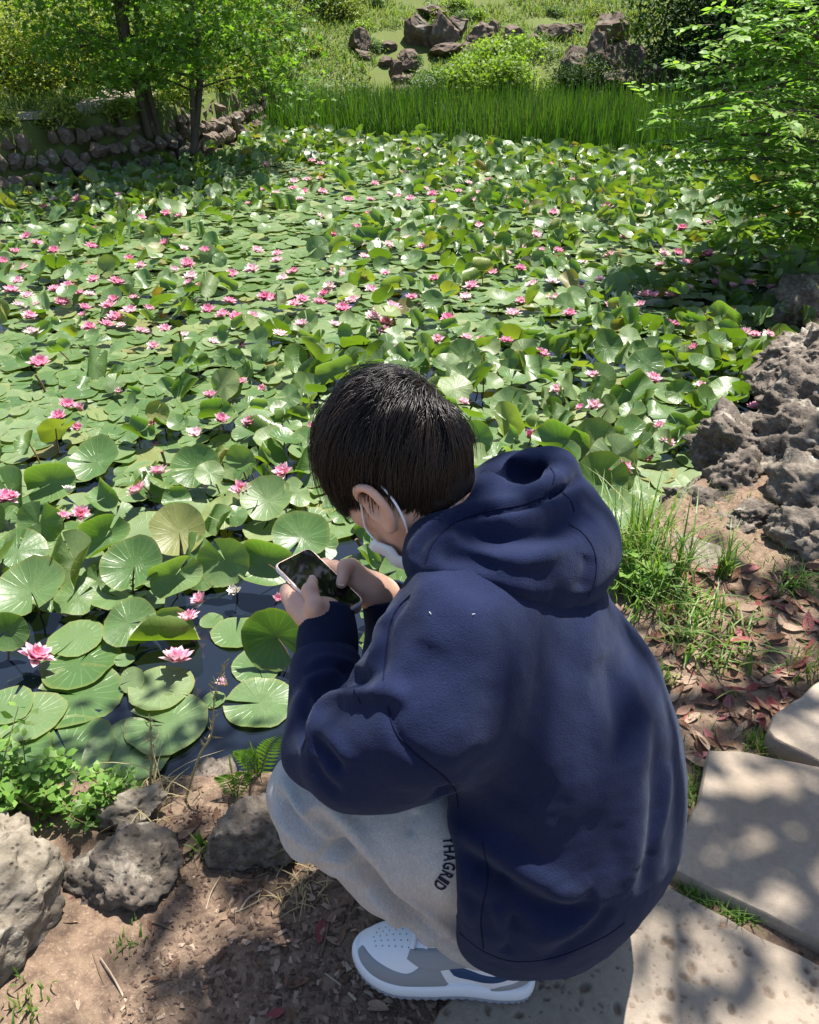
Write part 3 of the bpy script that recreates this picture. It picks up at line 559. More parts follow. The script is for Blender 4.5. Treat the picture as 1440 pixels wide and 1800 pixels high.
# ---- rocks on the hillside, each a thing
HR = [mesh_np('rock', *rock_v(4, 800+k, angular=1.6, rough=.08, ridge=.03), 'hill_rock', False) for k in range(8)]
hr = [(632, 74, 36, 30, 'squared dark rock alone on the grassy slope'), (682, 80, 30, 14, 'low flat rock lying in the slope grass'), (735, 52, 58, 46, 'large rounded rock leaning on the tall pale-faced block'), (776, 58, 46, 52, 'tall pale-faced block of rock on the slope'), (800, 42, 46, 26, 'dark wedge of rock behind the pale-faced block'), (765, 20, 60, 16, 'flat rock shelf above the pale-faced block'),
      (718, 98, 34, 18, 'brownish rock low on the bare rubble'), (722, 114, 26, 18, 'small upright rock among rubble'), (697, 122, 28, 22, 'small blocky rock beside the rubble'), (676, 108, 26, 14, 'dark rock half sunk in grass'), (700, 140, 26, 16, 'rounded rubble stone above the reeds'), (716, 140, 24, 16, 'rubble stone wedged by another above the reeds'), (712, 156, 36, 14, 'long low rubble stone just over the reeds'),
      (845, 62, 44, 32, 'pointed dark rock on the grass terrace'), (868, 50, 20, 22, 'small dark rock standing on the terrace edge'), (902, 60, 34, 24, 'squat rock on the terrace edge'), (938, 80, 38, 24, 'round dark boulder below the terrace'), (955, 52, 32, 14, 'flat stone set in the terrace line'), (985, 55, 46, 22, 'long stone set in the terrace line'), (1010, 50, 34, 16, 'low stone topping the outcrop'), (1068, 52, 56, 52, 'big slanting boulder at the top of the outcrop'),
      (1045, 96, 42, 66, 'tall squared column of rock in the outcrop'), (1012, 108, 56, 44, 'broad rock to one side of the column in the outcrop'), (1080, 104, 46, 48, 'dark upright rock next to the column in the outcrop'), (1112, 112, 52, 40, 'rounded rock at the end of the outcrop'), (1050, 122, 24, 30, 'small rock at the foot of the column'), (1015, 134, 70, 22, 'long low ledge of rock below the outcrop'), (1090, 136, 80, 24, 'mossy ledge of rock below the outcrop'), (1150, 132, 60, 34, 'shaded rock under the dark trees'), (820, 85, 40, 16, 'low rock behind the maple bush'), (780, 88, 50, 16, 'long flat rock under the pale-faced block'), (640, 95, 30, 10, 'thin stone lying in the slope grass')]
for k, (px, py, w_, h_, lb) in enumerate(hr):
    p = hit(px, py+h_*.5); m_ = pix(p)[2]/FPX; o = link('rock', HR[k % 8], None, p+np.array([0, 0, .38*h_*m_]), (g.normal()*.12, g.normal()*.12, g.uniform(0, 6.28)), (w_*m_*.72, w_*m_*.62, h_*m_*.85)); tag(o, lb, 'rock', 'rocks on the hillside')

# ---- reeds: an even green bed
A = Acc(); n = 15000; P = np.stack([g.uniform(-2.6, 5.2, n), g.uniform(10.0, 14.4, n)], 1); rl = np.interp(P[:, 0], [-2.6, -2.0, 0, 2, 3.2, 5.2], [12.8, 12.2, 11.7, 10.7, 10.3, 10.4])+.18*fbm(np.stack([P[:, 0]*2.2, P[:, 0]*0, P[:, 0]*0], 1), 2, 3); P = P[(P[:, 1] > rl) & (P[:, 1] < rl+3.2)]; n = len(P)
hh_ = g.uniform(.30, .62, n)*np.interp(P[:, 0], [-2.6, 1, 4], [.85, 1.0, 1.1])*(1+.12*fbm(np.concatenate([P*1.1, P[:, :1]*0], 1), 2, 6)); bz = np.maximum(height(P), WATER)-.03; az = g.uniform(0, 6.28, n); ln_ = g.uniform(.02, .16, n)
tpl = []; u = np.array([0, .4, .75, 1.0]); wv = np.array([.006, .0075, .005, .0008])
B0 = np.stack([P[:, 0], P[:, 1], bz], 1); dx = np.stack([np.cos(az), np.sin(az), 0*az], 1); sdv = np.stack([-np.sin(az), np.cos(az), 0*az], 1)
ctr = B0[:, None]+dx[:, None]*(ln_[:, None]*u**2)[..., None]+np.array([0, 0, 1.])*(hh_[:, None]*u)[..., None]
VV = np.stack([ctr-sdv[:, None]*wv[None, :, None], ctr+sdv[:, None]*wv[None, :, None]], 2).reshape(n, 8, 3); F0 = np.array([[0, 1, 3, 2], [2, 3, 5, 4], [4, 5, 7, 6]])
A.add(VV.reshape(-1, 3), (F0[None]+(np.arange(n)*8)[:, None, None]).reshape(-1, 4), np.repeat(np.clip(.45+.25*fbm(np.concatenate([P, P[:, :1]*0], 1)*1.2, 2, 8)+.22*g.normal(size=n), 0, .99), 8))
o = kind(link('reeds', A.mesh('reeds', 'reed_blade', False)), 'stuff'); o['label'] = 'bed of upright green reeds along the far edge of the pond'
# ---- slope and bank grass
def blades(n, P, hgt, wid, g, seed, lean=.5):
    n = len(P); z = height(P); az = g.uniform(0, 6.28, n); L_ = hgt*g.uniform(.5, 1.3, n); u = np.array([0, .5, 1.0]); wv = np.array([1, .75, .08])*wid
    B0 = np.stack([P[:, 0], P[:, 1], z-.005], 1); dx = np.stack([np.cos(az), np.sin(az), 0*az], 1); sdv = np.stack([-np.sin(az), np.cos(az), 0*az], 1)
    ctr = B0[:, None]+dx[:, None]*((L_*lean*g.uniform(.2, 1.3, n))[:, None]*u**1.8)[..., None]+np.array([0, 0, 1.])*(L_[:, None]*u)[..., None]
    VV = np.stack([ctr-sdv[:, None]*wv[None, :, None], ctr+sdv[:, None]*wv[None, :, None]], 2).reshape(n*6, 3); F0 = np.array([[0, 1, 3, 2], [2, 3, 5, 4]])
    return VV, (F0[None]+(np.arange(n)*6)[:, None, None]).reshape(-1, 4), np.repeat(np.clip(.45+.3*fbm(np.concatenate([P, P[:, :1]*0], 1)*1.5, 2, seed)+.25*g.normal(size=n), 0, .99), 6)
A = Acc(); P = np.stack([g.uniform(-3.5, 7, 40000), g.uniform(14.3, 21, 40000)], 1); P = P[fbm(np.concatenate([P*.8, P[:, :1]*0], 1), 3, 12) > -.35]; A.add(*blades(0, P, .11, .009, g, 1, 1.1))
P = np.stack([g.uniform(-11, -1.8, 36000), g.uniform(6.4, 13.4, 36000)], 1); dpath = np.min(np.linalg.norm(P[:, None]-pc[None, ::2], axis=2), axis=1); P = P[(sd_poly(P, POND) > .12) & (dpath > .33)]; A.add(*blades(0, P, .10, .006, g, 2, .8))
P = np.stack([g.uniform(1.6, 9, 20000), g.uniform(3.2, 14, 20000)], 1); P = P[(P[:, 1] > 5) | (fbm(np.concatenate([P*1.5, P[:, :1]*0], 1), 2, 31) > -.1)]; P = P[sd_poly(P, POND) > .05]; A.add(*blades(0, P, .14, .008, g, 3, .8))
o = kind(link('slope_grass', A.mesh('slope_grass', 'grass_blade', False)), 'stuff'); o['label'] = 'rough grass on the slope and far banks'

# ---- maples on the wall corner
tree('maple_tree', (-2.85, 9.95, .05), [(-.15, .1, 3.4, .055), (.35, .15, 3.2, .045), (-.75, .4, 2.6, .035), (.0, -.1, 3.0, .035)], 'light green maple with several thin trunks on the stone bank', 'tree', 'maple_leaf', STAR, .072, 62, .26, 11, 1.25, 9, .07, flat=.22,
     extra=[(-2.85+g.uniform(-1.5, 1.6), 9.95+g.uniform(-.9, 1.2), g.uniform(.75, 1.7)) for k in range(20)])
tree('maple_tree', (-2.42, 9.85, -.12), [(.1, .1, 3.0, .045), (.45, .35, 2.6, .035)], 'slimmer maple rising from the foot of the stone bank', 'tree', 'maple_leaf', STAR, .070, 66, .24, 12, 1.05, 8, .06, flat=.22,
     extra=[(-2.4+g.uniform(-.5, 1.3), 9.9+g.uniform(-.5, 1.0), g.uniform(.5, 1.5)) for k in range(12)])
# ---- azalea hedge behind the path
for k, (x, y, rx, rz, lb) in enumerate([(-5.3, 11.4, .95, 1.05, 'big sunlit yellow-green azalea at the end of the path hedge'), (-4.45, 11.9, .8, 1.25, 'yellow-green azalea with a dark hollow at its foot'), (-3.75, 12.3, .75, 1.15, 'yellow-green azalea behind the many-stemmed maple'), (-6.3, 11.8, 1.0, 1.5, 'tall yellow-green shrub beyond the path'), (-3.0, 12.8, .7, 1.0, 'low azalea glimpsed through the maple trunks'), (-2.45, 13.4, .6, .9, 'small azalea at the bank corner by the reeds')]):
    shrub('azalea_shrub', (x, y, H(x, y)), (rx, rx*.8, rz), lb, 'azalea_leaf', .060, 7500, 30+k, lumps=40, group='azaleas behind the path')
for k, (x, y, rx, rz, lb) in enumerate([(-6.8, 14.2, 1.5, 3.0, 'dark broadleaf tree mass behind the path hedge'), (-4.6, 14.6, 1.4, 3.2, 'dark evergreen behind the azaleas'), (-2.9, 15.2, 1.2, 2.6, 'dark evergreen behind the maples'), (-9.0, 13.4, 1.6, 3.0, 'broad evergreen at the far end of the hedge'), (-8.2, 11.6, 1.1, 1.4, 'rounded evergreen shrub beside the path bend')]):
    shrub('evergreen_tree', (x, y, H(x, y)), (rx, rx*.8, rz), lb, 'shrub_leaf', .085, 7500, 40+k, lumps=40, cat='tree', group='evergreens behind the hedge')
# ---- bushes behind the reeds
def at_bank(px, y): r = ray(px, 190); x = r[0]*y/r[1]; return (x, y, H(x, y))
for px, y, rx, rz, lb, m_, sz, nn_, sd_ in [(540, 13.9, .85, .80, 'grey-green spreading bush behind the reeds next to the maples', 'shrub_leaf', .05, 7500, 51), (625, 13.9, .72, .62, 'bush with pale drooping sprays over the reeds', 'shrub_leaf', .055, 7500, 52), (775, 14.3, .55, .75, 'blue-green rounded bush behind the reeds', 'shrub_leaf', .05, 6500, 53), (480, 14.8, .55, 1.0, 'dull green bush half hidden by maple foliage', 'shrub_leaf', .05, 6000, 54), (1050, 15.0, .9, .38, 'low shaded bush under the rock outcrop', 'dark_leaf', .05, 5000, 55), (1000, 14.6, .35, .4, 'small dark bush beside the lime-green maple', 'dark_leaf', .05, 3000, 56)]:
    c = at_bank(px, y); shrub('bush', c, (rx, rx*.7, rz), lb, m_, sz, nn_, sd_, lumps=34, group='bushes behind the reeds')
c = at_bank(878, 14.2); tree('maple_bush', c, [(-.15, 0, .95, .035), (.25, .1, .85, .03), (-.35, .15, .75, .025)], 'lime-green spreading maple bush with a dark trunk behind the reeds', 'tree', 'lime_leaf', STAR, .055, 95, .15, 61, .62, 8, .03, flat=.25)
c = at_bank(818, 13.6); shrub('bush', (c[0], c[1], c[2]+.12), (.16, .14, .12), 'tiny yellow-green sprig at the reed edge', 'lime_leaf', .05, 500, 62, lumps=8, group='bushes behind the reeds')
c = at_bank(600, 17.5); shrub('bush', (c[0], c[1], H(c[0], c[1])), (.4, .4, .35), 'leafy green bush up the slope among grass', 'azalea_leaf', .06, 2500, 63, lumps=20, group='bushes behind the reeds')
for k in range(26):   # low scrub dotted over the slope
    px, py = g.uniform(500, 1130), g.uniform(4, 165); p = hit(px, py); rr_ = g.uniform(.14, .34); m_ = ['azalea_leaf', 'shrub_leaf', 'lime_leaf', 'shrub_leaf'][k % 4]
    shrub('scrub', tuple(p), (rr_, rr_, rr_*.8), {'azalea_leaf': 'low yellow-green scrub', 'shrub_leaf': 'low dull green scrub', 'lime_leaf': 'low lime-green scrub'}[m_]+' growing among the hillside grass', m_, .05, 700, 200+k, lumps=12, group='scrub on the hillside, '+m_.split('_')[0])
for k, (x, y, rx, rz, lb) in enumerate([(-2.75, 11.0, .26, .22, 'low bright plant trailing over the stone wall'), (-2.55, 11.9, .30, .25, 'leafy clump on top of the wall near the reeds'), (-2.35, 12.7, .28, .28, 'rounded clump where wall meets reeds'), (-3.6, 9.25, .18, .14, 'small fern-like clump on the wall beside the path'), (-3.1, 9.7, .16, .14, 'small leafy clump at the maple foot'), (-4.15, 8.95, .22, .12, 'trailing plant on the wall top by the path'), (-4.7, 8.4, .25, .13, 'wide low plant on the wall top')]):
    shrub('wall_plant', (x, y, H(x-.1, y)), (rx, rx, rz), lb, 'azalea_leaf', .05, 1100, 260+k, lumps=14, cat='plant', group='plants on the stone wall')
# dark trees at the top of the slope and to the right
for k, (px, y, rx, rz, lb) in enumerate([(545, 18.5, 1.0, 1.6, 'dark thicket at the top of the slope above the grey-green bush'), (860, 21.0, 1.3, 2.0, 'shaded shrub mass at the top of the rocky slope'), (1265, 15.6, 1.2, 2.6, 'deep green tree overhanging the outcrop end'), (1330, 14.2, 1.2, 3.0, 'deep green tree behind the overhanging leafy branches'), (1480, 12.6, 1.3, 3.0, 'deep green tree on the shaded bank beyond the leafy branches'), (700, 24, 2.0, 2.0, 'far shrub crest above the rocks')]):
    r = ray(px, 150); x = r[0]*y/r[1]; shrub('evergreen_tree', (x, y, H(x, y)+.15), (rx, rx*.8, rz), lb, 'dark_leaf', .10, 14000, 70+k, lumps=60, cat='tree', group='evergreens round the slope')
# ---- leafy tree on the right bank, its branches hanging over the water
root = empty('overhanging_tree', (3.45, 6.3, .1)); iv = Matrix.Translation(root.location).inverted(); gt = np.random.default_rng(81); A = Acc(); tips = []
branches(A, (3.45, 6.3, -.05), (3.2, 6.5, 4.6), .11, gt, 8, 1.5, tips)
L_ = Acc()
leaf_mat('pinnate_leaf', [(.10, .21, .028), (.155, .285, .040), (.23, .37, .07)], .5, .5, .25)
def compound(A, L_, p0, p1, g, nl=7, ls=.07):
    """a pinnate leaf: leaflets in pairs along a stalk"""
    Q = spline([p0, (p0+p1)/2+(0, 0, .05*np.linalg.norm(p1-p0)), p1], nl+1); tube(A, Q, np.linspace(.003, .0012, nl+1), 4, cap=False); d = unit(p1-p0); sv = unit(np.cross(d, [0, 0, 1])+1e-6)
    P, N_, X = [], [], []
    for k in range(1, nl+1):
        for s_ in (-1, 1):
            ax = unit(d*.55+sv*s_*.85+np.array([0, 0, -.12+.2*g.normal()])); nz = unit(np.cross(ax, np.cross([0, 0, 1.0]+g.normal(size=3)*.25, ax))); y_ = np.cross(nz, ax); s = ls*g.uniform(.75, 1.15)*(1-.25*abs(k/nl-.5)); P.append(np.stack([ax*s, y_*s, nz*s, Q[k]], 1))
    L_.many(LEAF6[0], LEAF6[1], np.array(P), np.clip(g.random(len(P))*.5+g.random()*.45, 0, .99))
# limbs drawn from where they show: (px, py) start to end with depth
limbs = [((1475, 60), 5.6, (1262, 70), 5.1), ((1480, 120), 5.6, (1228, 128), 5.1), ((1480, 190), 5.7, (1190, 195), 5.2), ((1490, 250), 5.7, (1165, 255), 5.3), ((1480, 300), 5.6, (1190, 290), 5.2), ((1480, 330), 5.6, (1290, 330), 5.2), ((1480, 10), 5.4, (1290, -5), 5.2), ((1500, 360), 5.5, (1340, 372), 5.1), ((1480, 210), 5.2, (1310, 215), 4.8), ((1490, 150), 5.9, (1330, 160), 5.7), ((1480, 90), 5.2, (1345, 60), 4.9), ((1490, 270), 6.0, (1260, 275), 5.8), ((1500, 390), 5.3, (1380, 410), 5.0), ((1500, 340), 5.2, (1410, 360), 4.9)]
for (a_, d0, b_, d1) in limbs:
    p0, p1 = D(*a_, d0), D(*b_, d1); s0 = np.array([3.4, 6.3, max(.5, min(p0[2]*.5+.5, 2.0))]); Q = spline([s0, p0, (p0+p1)/2+(0, 0, .06), p1], 22); tube(A, Q, np.linspace(.022, .004, 22), 5)
    for k in range(5, 22):
        for s_ in range(3):
            az = gt.uniform(0, 6.28); dr = unit(np.array([math.cos(az)-.55, math.sin(az)*.8-.25, gt.uniform(-.45, .45)])); l = gt.uniform(.16, .30); st_ = Q[k]+gt.normal(size=3)*.07; compound(A, L_, st_, st_+dr*l, gt, 5, .078)
for tp in tips:
    for k in range(2):
        az = gt.uniform(0, 6.28); st_ = np.array(tp)+gt.normal(size=3)*.22; compound(A, L_, st_, st_+np.array([math.cos(az)*.28, math.sin(az)*.28, gt.uniform(-.1, .1)]), gt, 5, .085)
tr_ = link('trunk', A.mesh('trunk', 'bark'), root); tr_.matrix_parent_inverse = iv; cr = link('crown', L_.mesh('crown', 'pinnate_leaf', False), root); cr.matrix_parent_inverse = iv
tag(root, 'bright green tree with feathery leaves hanging over the pond corner', 'tree')
# ================================================================== the crouching person
class SDF:
    def __init__(s, lo, hi, h):
        s.lo = np.asarray(lo, float); s.h = h; n = np.ceil((np.asarray(hi)-s.lo)/h).astype(int)+1
        s.g = np.full(n, 1.0, np.float32); s.n = n
    def blk(s, a, b):
        i0 = np.clip(np.floor((np.asarray(a)-s.lo)/s.h).astype(int), 0, s.n-1); i1 = np.clip(np.ceil((np.asarray(b)-s.lo)/s.h).astype(int)+1, 1, s.n)
        sl = tuple(slice(p, q) for p, q in zip(i0, i1))
        ax = [s.lo[i] + s.h*np.arange(i0[i], i1[i]) for i in range(3)]
        return sl, np.stack(np.meshgrid(*ax, indexing='ij'), -1).astype(np.float32)
    def _do(s, f, a, b, k, sub):
        pad = max(k, .03) + 2*s.h; sl, P = s.blk(np.asarray(a)-pad, np.asarray(b)+pad)
        d = f(P).astype(np.float32); g = s.g[sl]
        if sub:
            d = -d; h = np.maximum(k-np.abs(g-d), 0)/max(k, 1e-6); s.g[sl] = np.maximum(g, d)+h*h*k/4
        else:
            h = np.maximum(k-np.abs(g-d), 0)/max(k, 1e-6); s.g[sl] = np.minimum(g, d)-h*h*k/4
    def cone(s, a, b, r1, r2, k=.03, sub=False, flat=None):
        a, b = np.asarray(a, float), np.asarray(b, float); ab = b-a; L2 = max(ab@ab, 1e-9)
        def f(P):
            q = P-a; t = np.clip((q@ab)/L2, 0, 1); v = q-t[..., None]*ab; r = r1+(r2-r1)*t
            if flat is None: return np.linalg.norm(v, axis=-1)-r
            dr, ra = np.asarray(flat[0], float), flat[1]; c = v@dr; v = v+(c*(1/ra-1))[..., None]*dr
            return (np.linalg.norm(v, axis=-1)-r)*min(1, (1+ra)/2)
        R = max(r1, r2); s._do(f, np.minimum(a, b)-R, np.maximum(a, b)+R, k, sub)
    def ell(s, c, r, B=None, k=.03, sub=False):
        c = np.asarray(c, float); r = np.asarray(r, float); B = np.eye(3) if B is None else np.asarray(B, float)   # rows = axes
        def f(P):
            q = (P-c)@B.T; k0 = np.linalg.norm(q/r, axis=-1); k1 = np.linalg.norm(q/(r*r), axis=-1); return k0*(k0-1)/np.maximum(k1, 1e-6)
        e = np.sqrt(((B*r[:, None])**2).sum(0)); s._do(f, c-e, c+e, k, sub)
    def chain(s, pts, rad, k=.02, sub=False):
        for i in range(len(pts)-1): s.cone(pts[i], pts[i+1], rad[i], rad[i+1], k, sub)
    def plane(s, p, n, k=.01):      # keep the side the normal points away from
        p, n = np.asarray(p, float), np.asarray(n, float)/np.linalg.norm(n); hi = s.lo+s.h*(s.n-1)
        s._do(lambda P: -((P-p)@n), s.lo, hi, k, True)
    def mesh(s, it=3):
        g = s.g; ins = g < 0; c = np.zeros(s.n-1, np.int8); C = [(x, y, z) for x in (0, 1) for y in (0, 1) for z in (0, 1)]
        N = s.n-1; sh = lambda A, o: A[o[0]:o[0]+N[0], o[1]:o[1]+N[1], o[2]:o[2]+N[2]]
        for o in C: c += sh(ins, o)
        act = (c > 0) & (c < 8); idx = np.full(N, -1, np.int64); I = np.argwhere(act); idx[act] = np.arange(len(I))
        S = np.zeros((len(I), 3)); W = np.zeros(len(I))
        for a in C:
            for ax in range(3):
                if a[ax]: continue
                b = list(a); b[ax] = 1
                va = g[tuple((I+a).T)]; vb = g[tuple((I+b).T)]; m = (va < 0) != (vb < 0); t = np.where(m, va/np.where(m, va-vb, 1), 0)
                p = np.tile(np.array(a, float), (len(I), 1)); p[:, ax] += t; S += p*m[:, None]; W += m
        V = s.lo + s.h*(I + S/W[:, None]); F = []
        for ax in range(3):
            u, v = (ax+1) % 3, (ax+2) % 3
            A = ins[tuple(slice(0, -1) if i == ax else slice(None) for i in range(3))]; B = ins[tuple(slice(1, None) if i == ax else slice(None) for i in range(3))]
            for E, flip in ((A & ~B, False), (~A & B, True)):
                J = np.argwhere(E); J = J[(J[:, u] > 0) & (J[:, v] > 0) & (J[:, u] < N[u]) & (J[:, v] < N[v])]
                def q(du, dv): K = J.copy(); K[:, u] -= du; K[:, v] -= dv; return idx[tuple(K.T)]
                f = np.stack([q(1, 1), q(0, 1), q(0, 0), q(1, 0)], 1); F.append(f[:, ::-1] if flip else f)
        F = np.concatenate(F); V = relax(V, F, it); return V, F
def edges_of(F): return np.concatenate([np.stack([F[:, i], F[:, (i+1) % F.shape[1]]], 1) for i in range(F.shape[1])])
def relax(V, F, it, lam=.5):
    E = edges_of(F)
    for i in range(it):
        S = np.zeros_like(V); n = np.zeros(len(V))
        for k in range(3): S[:, k] = np.bincount(E[:, 0], V[E[:, 1], k], len(V)) + np.bincount(E[:, 1], V[E[:, 0], k], len(V))
        n = np.bincount(E[:, 0], minlength=len(V)) + np.bincount(E[:, 1], minlength=len(V)); V = V + lam*(S/np.maximum(n, 1)[:, None]-V)
    return V
def vnormals(V, F):
    n = np.cross(V[F[:, 2]]-V[F[:, 0]], V[F[:, 3 if F.shape[1] > 3 else 1]]-V[F[:, 1 if F.shape[1] > 3 else 0]])
    if F.shape[1] == 3: n = -n
    N = np.zeros_like(V)
    for i in range(F.shape[1]):
        for k in range(3): N[:, k] += np.bincount(F[:, i], n[:, k], len(V))
    return N/(np.linalg.norm(N, axis=1)[:, None]+1e-12)
def on_surface(bv, pts, n=24):
    """where the sight lines of a drawn stroke meet the surface"""
    out = []
    for p in spline(pts, n):
        r = Vector(ray(p[0], p[1])).normalized(); h = bv.ray_cast(Vector((0, 0, CAMH)), r)
        if h[0] is not None: out.append(np.array(h[0]))
    return np.array(out)
def sculpt(V, F, strokes, passes=1):
    """raise ridges and press grooves along strokes: (points, width, height)"""
    bv = BVHTree.FromPolygons(V.tolist(), F.tolist()); Nn = vnormals(V, F); Nn = relax(Nn, F, 6); Nn /= np.linalg.norm(Nn, axis=1)[:, None]
    dsp = np.zeros(len(V))
    for pts, wd, am in strokes:
        Q = on_surface(bv, pts, 20+4*len(pts))
        if len(Q) < 3: continue
        lo, hi = Q.min(0)-3*wd, Q.max(0)+3*wd; m = np.where(((V > lo) & (V < hi)).all(1))[0]
        if not len(m): continue
        d2 = ((V[m][:, None]-Q[None])**2).sum(2); j = d2.argmin(1); d = d2[np.arange(len(m)), j]; u = j/(len(Q)-1)
        tap = np.clip(np.minimum(u, 1-u)*5, .0, 1)**.6
        dsp[m] += am*np.exp(-d/(wd*wd))*tap
    return V + Nn*dsp[:, None]
def unit(v): v = np.asarray(v, float); return v/np.linalg.norm(v)

# ---- joints (metres)
TF = unit((-.86, .5, 0)); TL = unit((-.5, -.86, 0)); UP = np.array([0, 0, 1.])
HC = D(703, 815, 1.13)
HF = unit((-.705, .41, -.57)); HL = unit((-.5, -.86, 0.0)); HU = np.cross(HF, HL)
HB = np.stack([HF, HL, HU]); hl = lambda f, l, u: HC + f*HF + l*HL + u*HU
C7 = hl(-.06, 0, -.13)
PEL = np.array([.25, .88, .30]); MID = np.array([.225, .905, .49]); CHE = np.array([.15, .92, .67])
LSH = D(764, 1125, 1.065); RSH = np.array([.17, 1.09, .745])
LEL = D(572, 1318, 1.125); LWR = D(577, 1084, 1.235)
REL = D(715, 1180, 1.36); RWR = D(676, 1046, 1.298)
LHP = np.array([.21, .80, .28]); RHP = np.array([.29, .98, .28])
LKN = D(562, 1408, 1.215); LAN = D(838, 1642, 1.355)
RKN = D(640, 1250, 1.45); RAN = LAN + np.array([-.02, .24, 0])

# ---- materials
def fabric(name, col, col2, sheen, scale=900, stripes=False, melange=0):
    t = NT(name); o = t.obj(); n = t.noise(9, 4, o); c = t.mix(n, col, col2)
    if melange:
        v = t.n('Mapping'); v.inputs['Scale'].default_value = (260, 260, 60); t.l(o, v.inputs[0])
        c = t.mix(t.math('MULTIPLY', t.noise(1, 3, v.outputs[0]), melange), c, tuple(x*.45 for x in col))
    c = t.mix(t.math('MULTIPLY', t.ramp(t.noise(330, 3, o, .7), [(.35, 1), (.7, 0)]), .45), c, tuple(x*.5 for x in col))
    weave = t.noise(scale*.55, 3, o, .7)
    b = t.bump(weave, .7, .0018); b = t.bump(t.noise(60, 3, o), .22, .004, b)
    s = t.pr(c, .92, .12, b, Sheen_Weight=sheen, Sheen_Roughness=.45, Sheen_Tint=(.70, .82, 1.0))
    return t.done(s)
fabric('navy_fleece', (.0105, .0160, .049), (.0140, .0208, .061), .10)
fabric('navy_rib', (.009, .015, .042), (.012, .019, .050), .06)
fabric('grey_jersey', (.55, .545, .53), (.61, .605, .59), .15, 800, melange=.75)
t = NT('skin'); n = t.noise(28, 4, t.obj()); c = t.mix(n, (.56, .33, .235), (.66, .42, .32))
t.done(t.pr(c, .5, .35, t.bump(t.noise(420, 3, t.obj()), .12, .001), Subsurface_Weight=.18, Subsurface_Radius=(.02, .008, .004), Subsurface_Scale=.4))
t = NT('hair_dark'); f = tint_of(t); c = t.ramp(f, [(0, (.005, .0035, .003)), (.7, (.012, .008, .006)), (1, (.036, .019, .013))])
t.done(t.pr(c, .38, .48))
plain('hair_root', (.006, .004, .0035), .6, .3)
t = NT('mask_cloth'); t.done(t.pr((.78, .80, .84), .75, .2, t.bump(t.noise(300, 2, t.obj()), .2, .001), Subsurface_Weight=.1))
plain('shoe_white', (.74, .76, .80), .42, .4)
plain('shoe_grey', (.27, .285, .30), .7, .2)
plain('shoe_navy', (.022, .055, .13), .55, .3)
plain('shoe_dark', (.05, .055, .07), .7, .2)
plain('print_navy', (.008, .010, .03), .7, .2)
plain('outsole', (.27, .28, .33), .6, .3)

person_root = None
# ---- body: head, neck, trunk and limbs
S = SDF((-.30, .55, .02), (.50, 1.40, .80), .010)
S.cone(PEL, MID, .125, .12, .05); S.cone(MID, CHE, .12, .12, .05); S.cone(CHE, C7, .11, .055, .05); S.cone(LSH, RSH, .05, .05, .04)
for a, m_, b, c in ((LSH, D(728, 1262, 1.075), D(600, 1316, 1.11), LWR), (RSH, (RSH+REL)/2, REL, RWR)): S.cone(a, m_, .044, .042, .03); S.cone(m_, b, .042, .034, .03); S.cone(b, c, .034, .024, .02)
for a, b, c in ((LHP, LKN, LAN), (RHP, RKN, RAN)): S.cone(PEL, a, .10, .09, .04); S.cone(a, b, .070, .036, .03); S.cone(b, c, .036, .030, .02)
bodyV, bodyF = S.mesh(2)

S = SDF(HC-.22, HC+.20, .0032)
S.ell(hl(-.008, 0, .015), (.096, .076, .094), HB, .01)                       # cranium
S.ell(hl(.038, 0, -.045), (.058, .056, .075), HB, .03)                       # face
S.ell(hl(.052, 0, -.092), (.034, .032, .028), HB, .03)                       # chin
for s_ in (1, -1):
    S.cone(hl(-.005, s_*.056, -.055), hl(.05, s_*.028, -.098), .020, .016, .03)   # jaw
    S.ell(hl(.060, s_*.040, -.034), (.024, .022, .020), HB, .025)            # cheek
    S.ell(hl(.094, s_*.031, -.006), (.012, .016, .011), HB, .012, True)      # eye socket
    S.ell(hl(.080, s_*.031, -.006), (.012, .013, .012), HB, .004)            # eyeball
    S.cone(hl(.090, s_*.012, .012), hl(.084, s_*.045, .014), .007, .005, .012)   # brow
S.cone(hl(.096, 0, -.004), hl(.112, 0, -.040), .008, .011, .012); S.ell(hl(.102, .010, -.043), (.008, .006, .006), HB, .008); S.ell(hl(.102, -.010, -.043), (.008, .006, .006), HB, .008)
S.cone(hl(.094, .016, -.066), hl(.094, -.016, -.066), .0055, .0055, .008); S.cone(hl(.092, .013, -.075), hl(.092, -.013, -.075), .006, .006, .006)
S.cone(hl(-.022, 0, -.03), C7+np.array([-.005, 0, -.03]), .052, .055, .03)      # neck
S.cone(hl(.02, 0, -.09), C7+TF*.06+np.array([0, 0, -.05]), .038, .05, .03)
for s_ in (1, -1):                                                           # ears
    e = lambda f, l, u: hl(-.008+f, s_*(.072+l), -.026+u)
    ring = [e(.022, .006, .006), e(.024, .014, .024), e(.010, .022, .036), e(-.010, .026, .030), e(-.016, .024, .008), e(-.010, .017, -.016), e(.004, .011, -.030), e(.010, .008, -.034)]
    S.ell(e(.004, .008, .002), (.022, .010, .034), np.stack([unit(HF+.35*s_*HL), unit(s_*HL-.35*HF), HU]), .004)
    R = spline(ring, 22); S.chain(R, np.full(22, .0052), .004)
    S.ell(e(.006, .020, .004), (.012, .009, .018), HB, .004, True)
    S.ell(e(-.002, .022, .021), (.008, .006, .009), HB, .003, True)
    S.ell(e(.007, .012, -.030), (.008, .006, .009), HB, .006)
headV, headF = S.mesh(2)

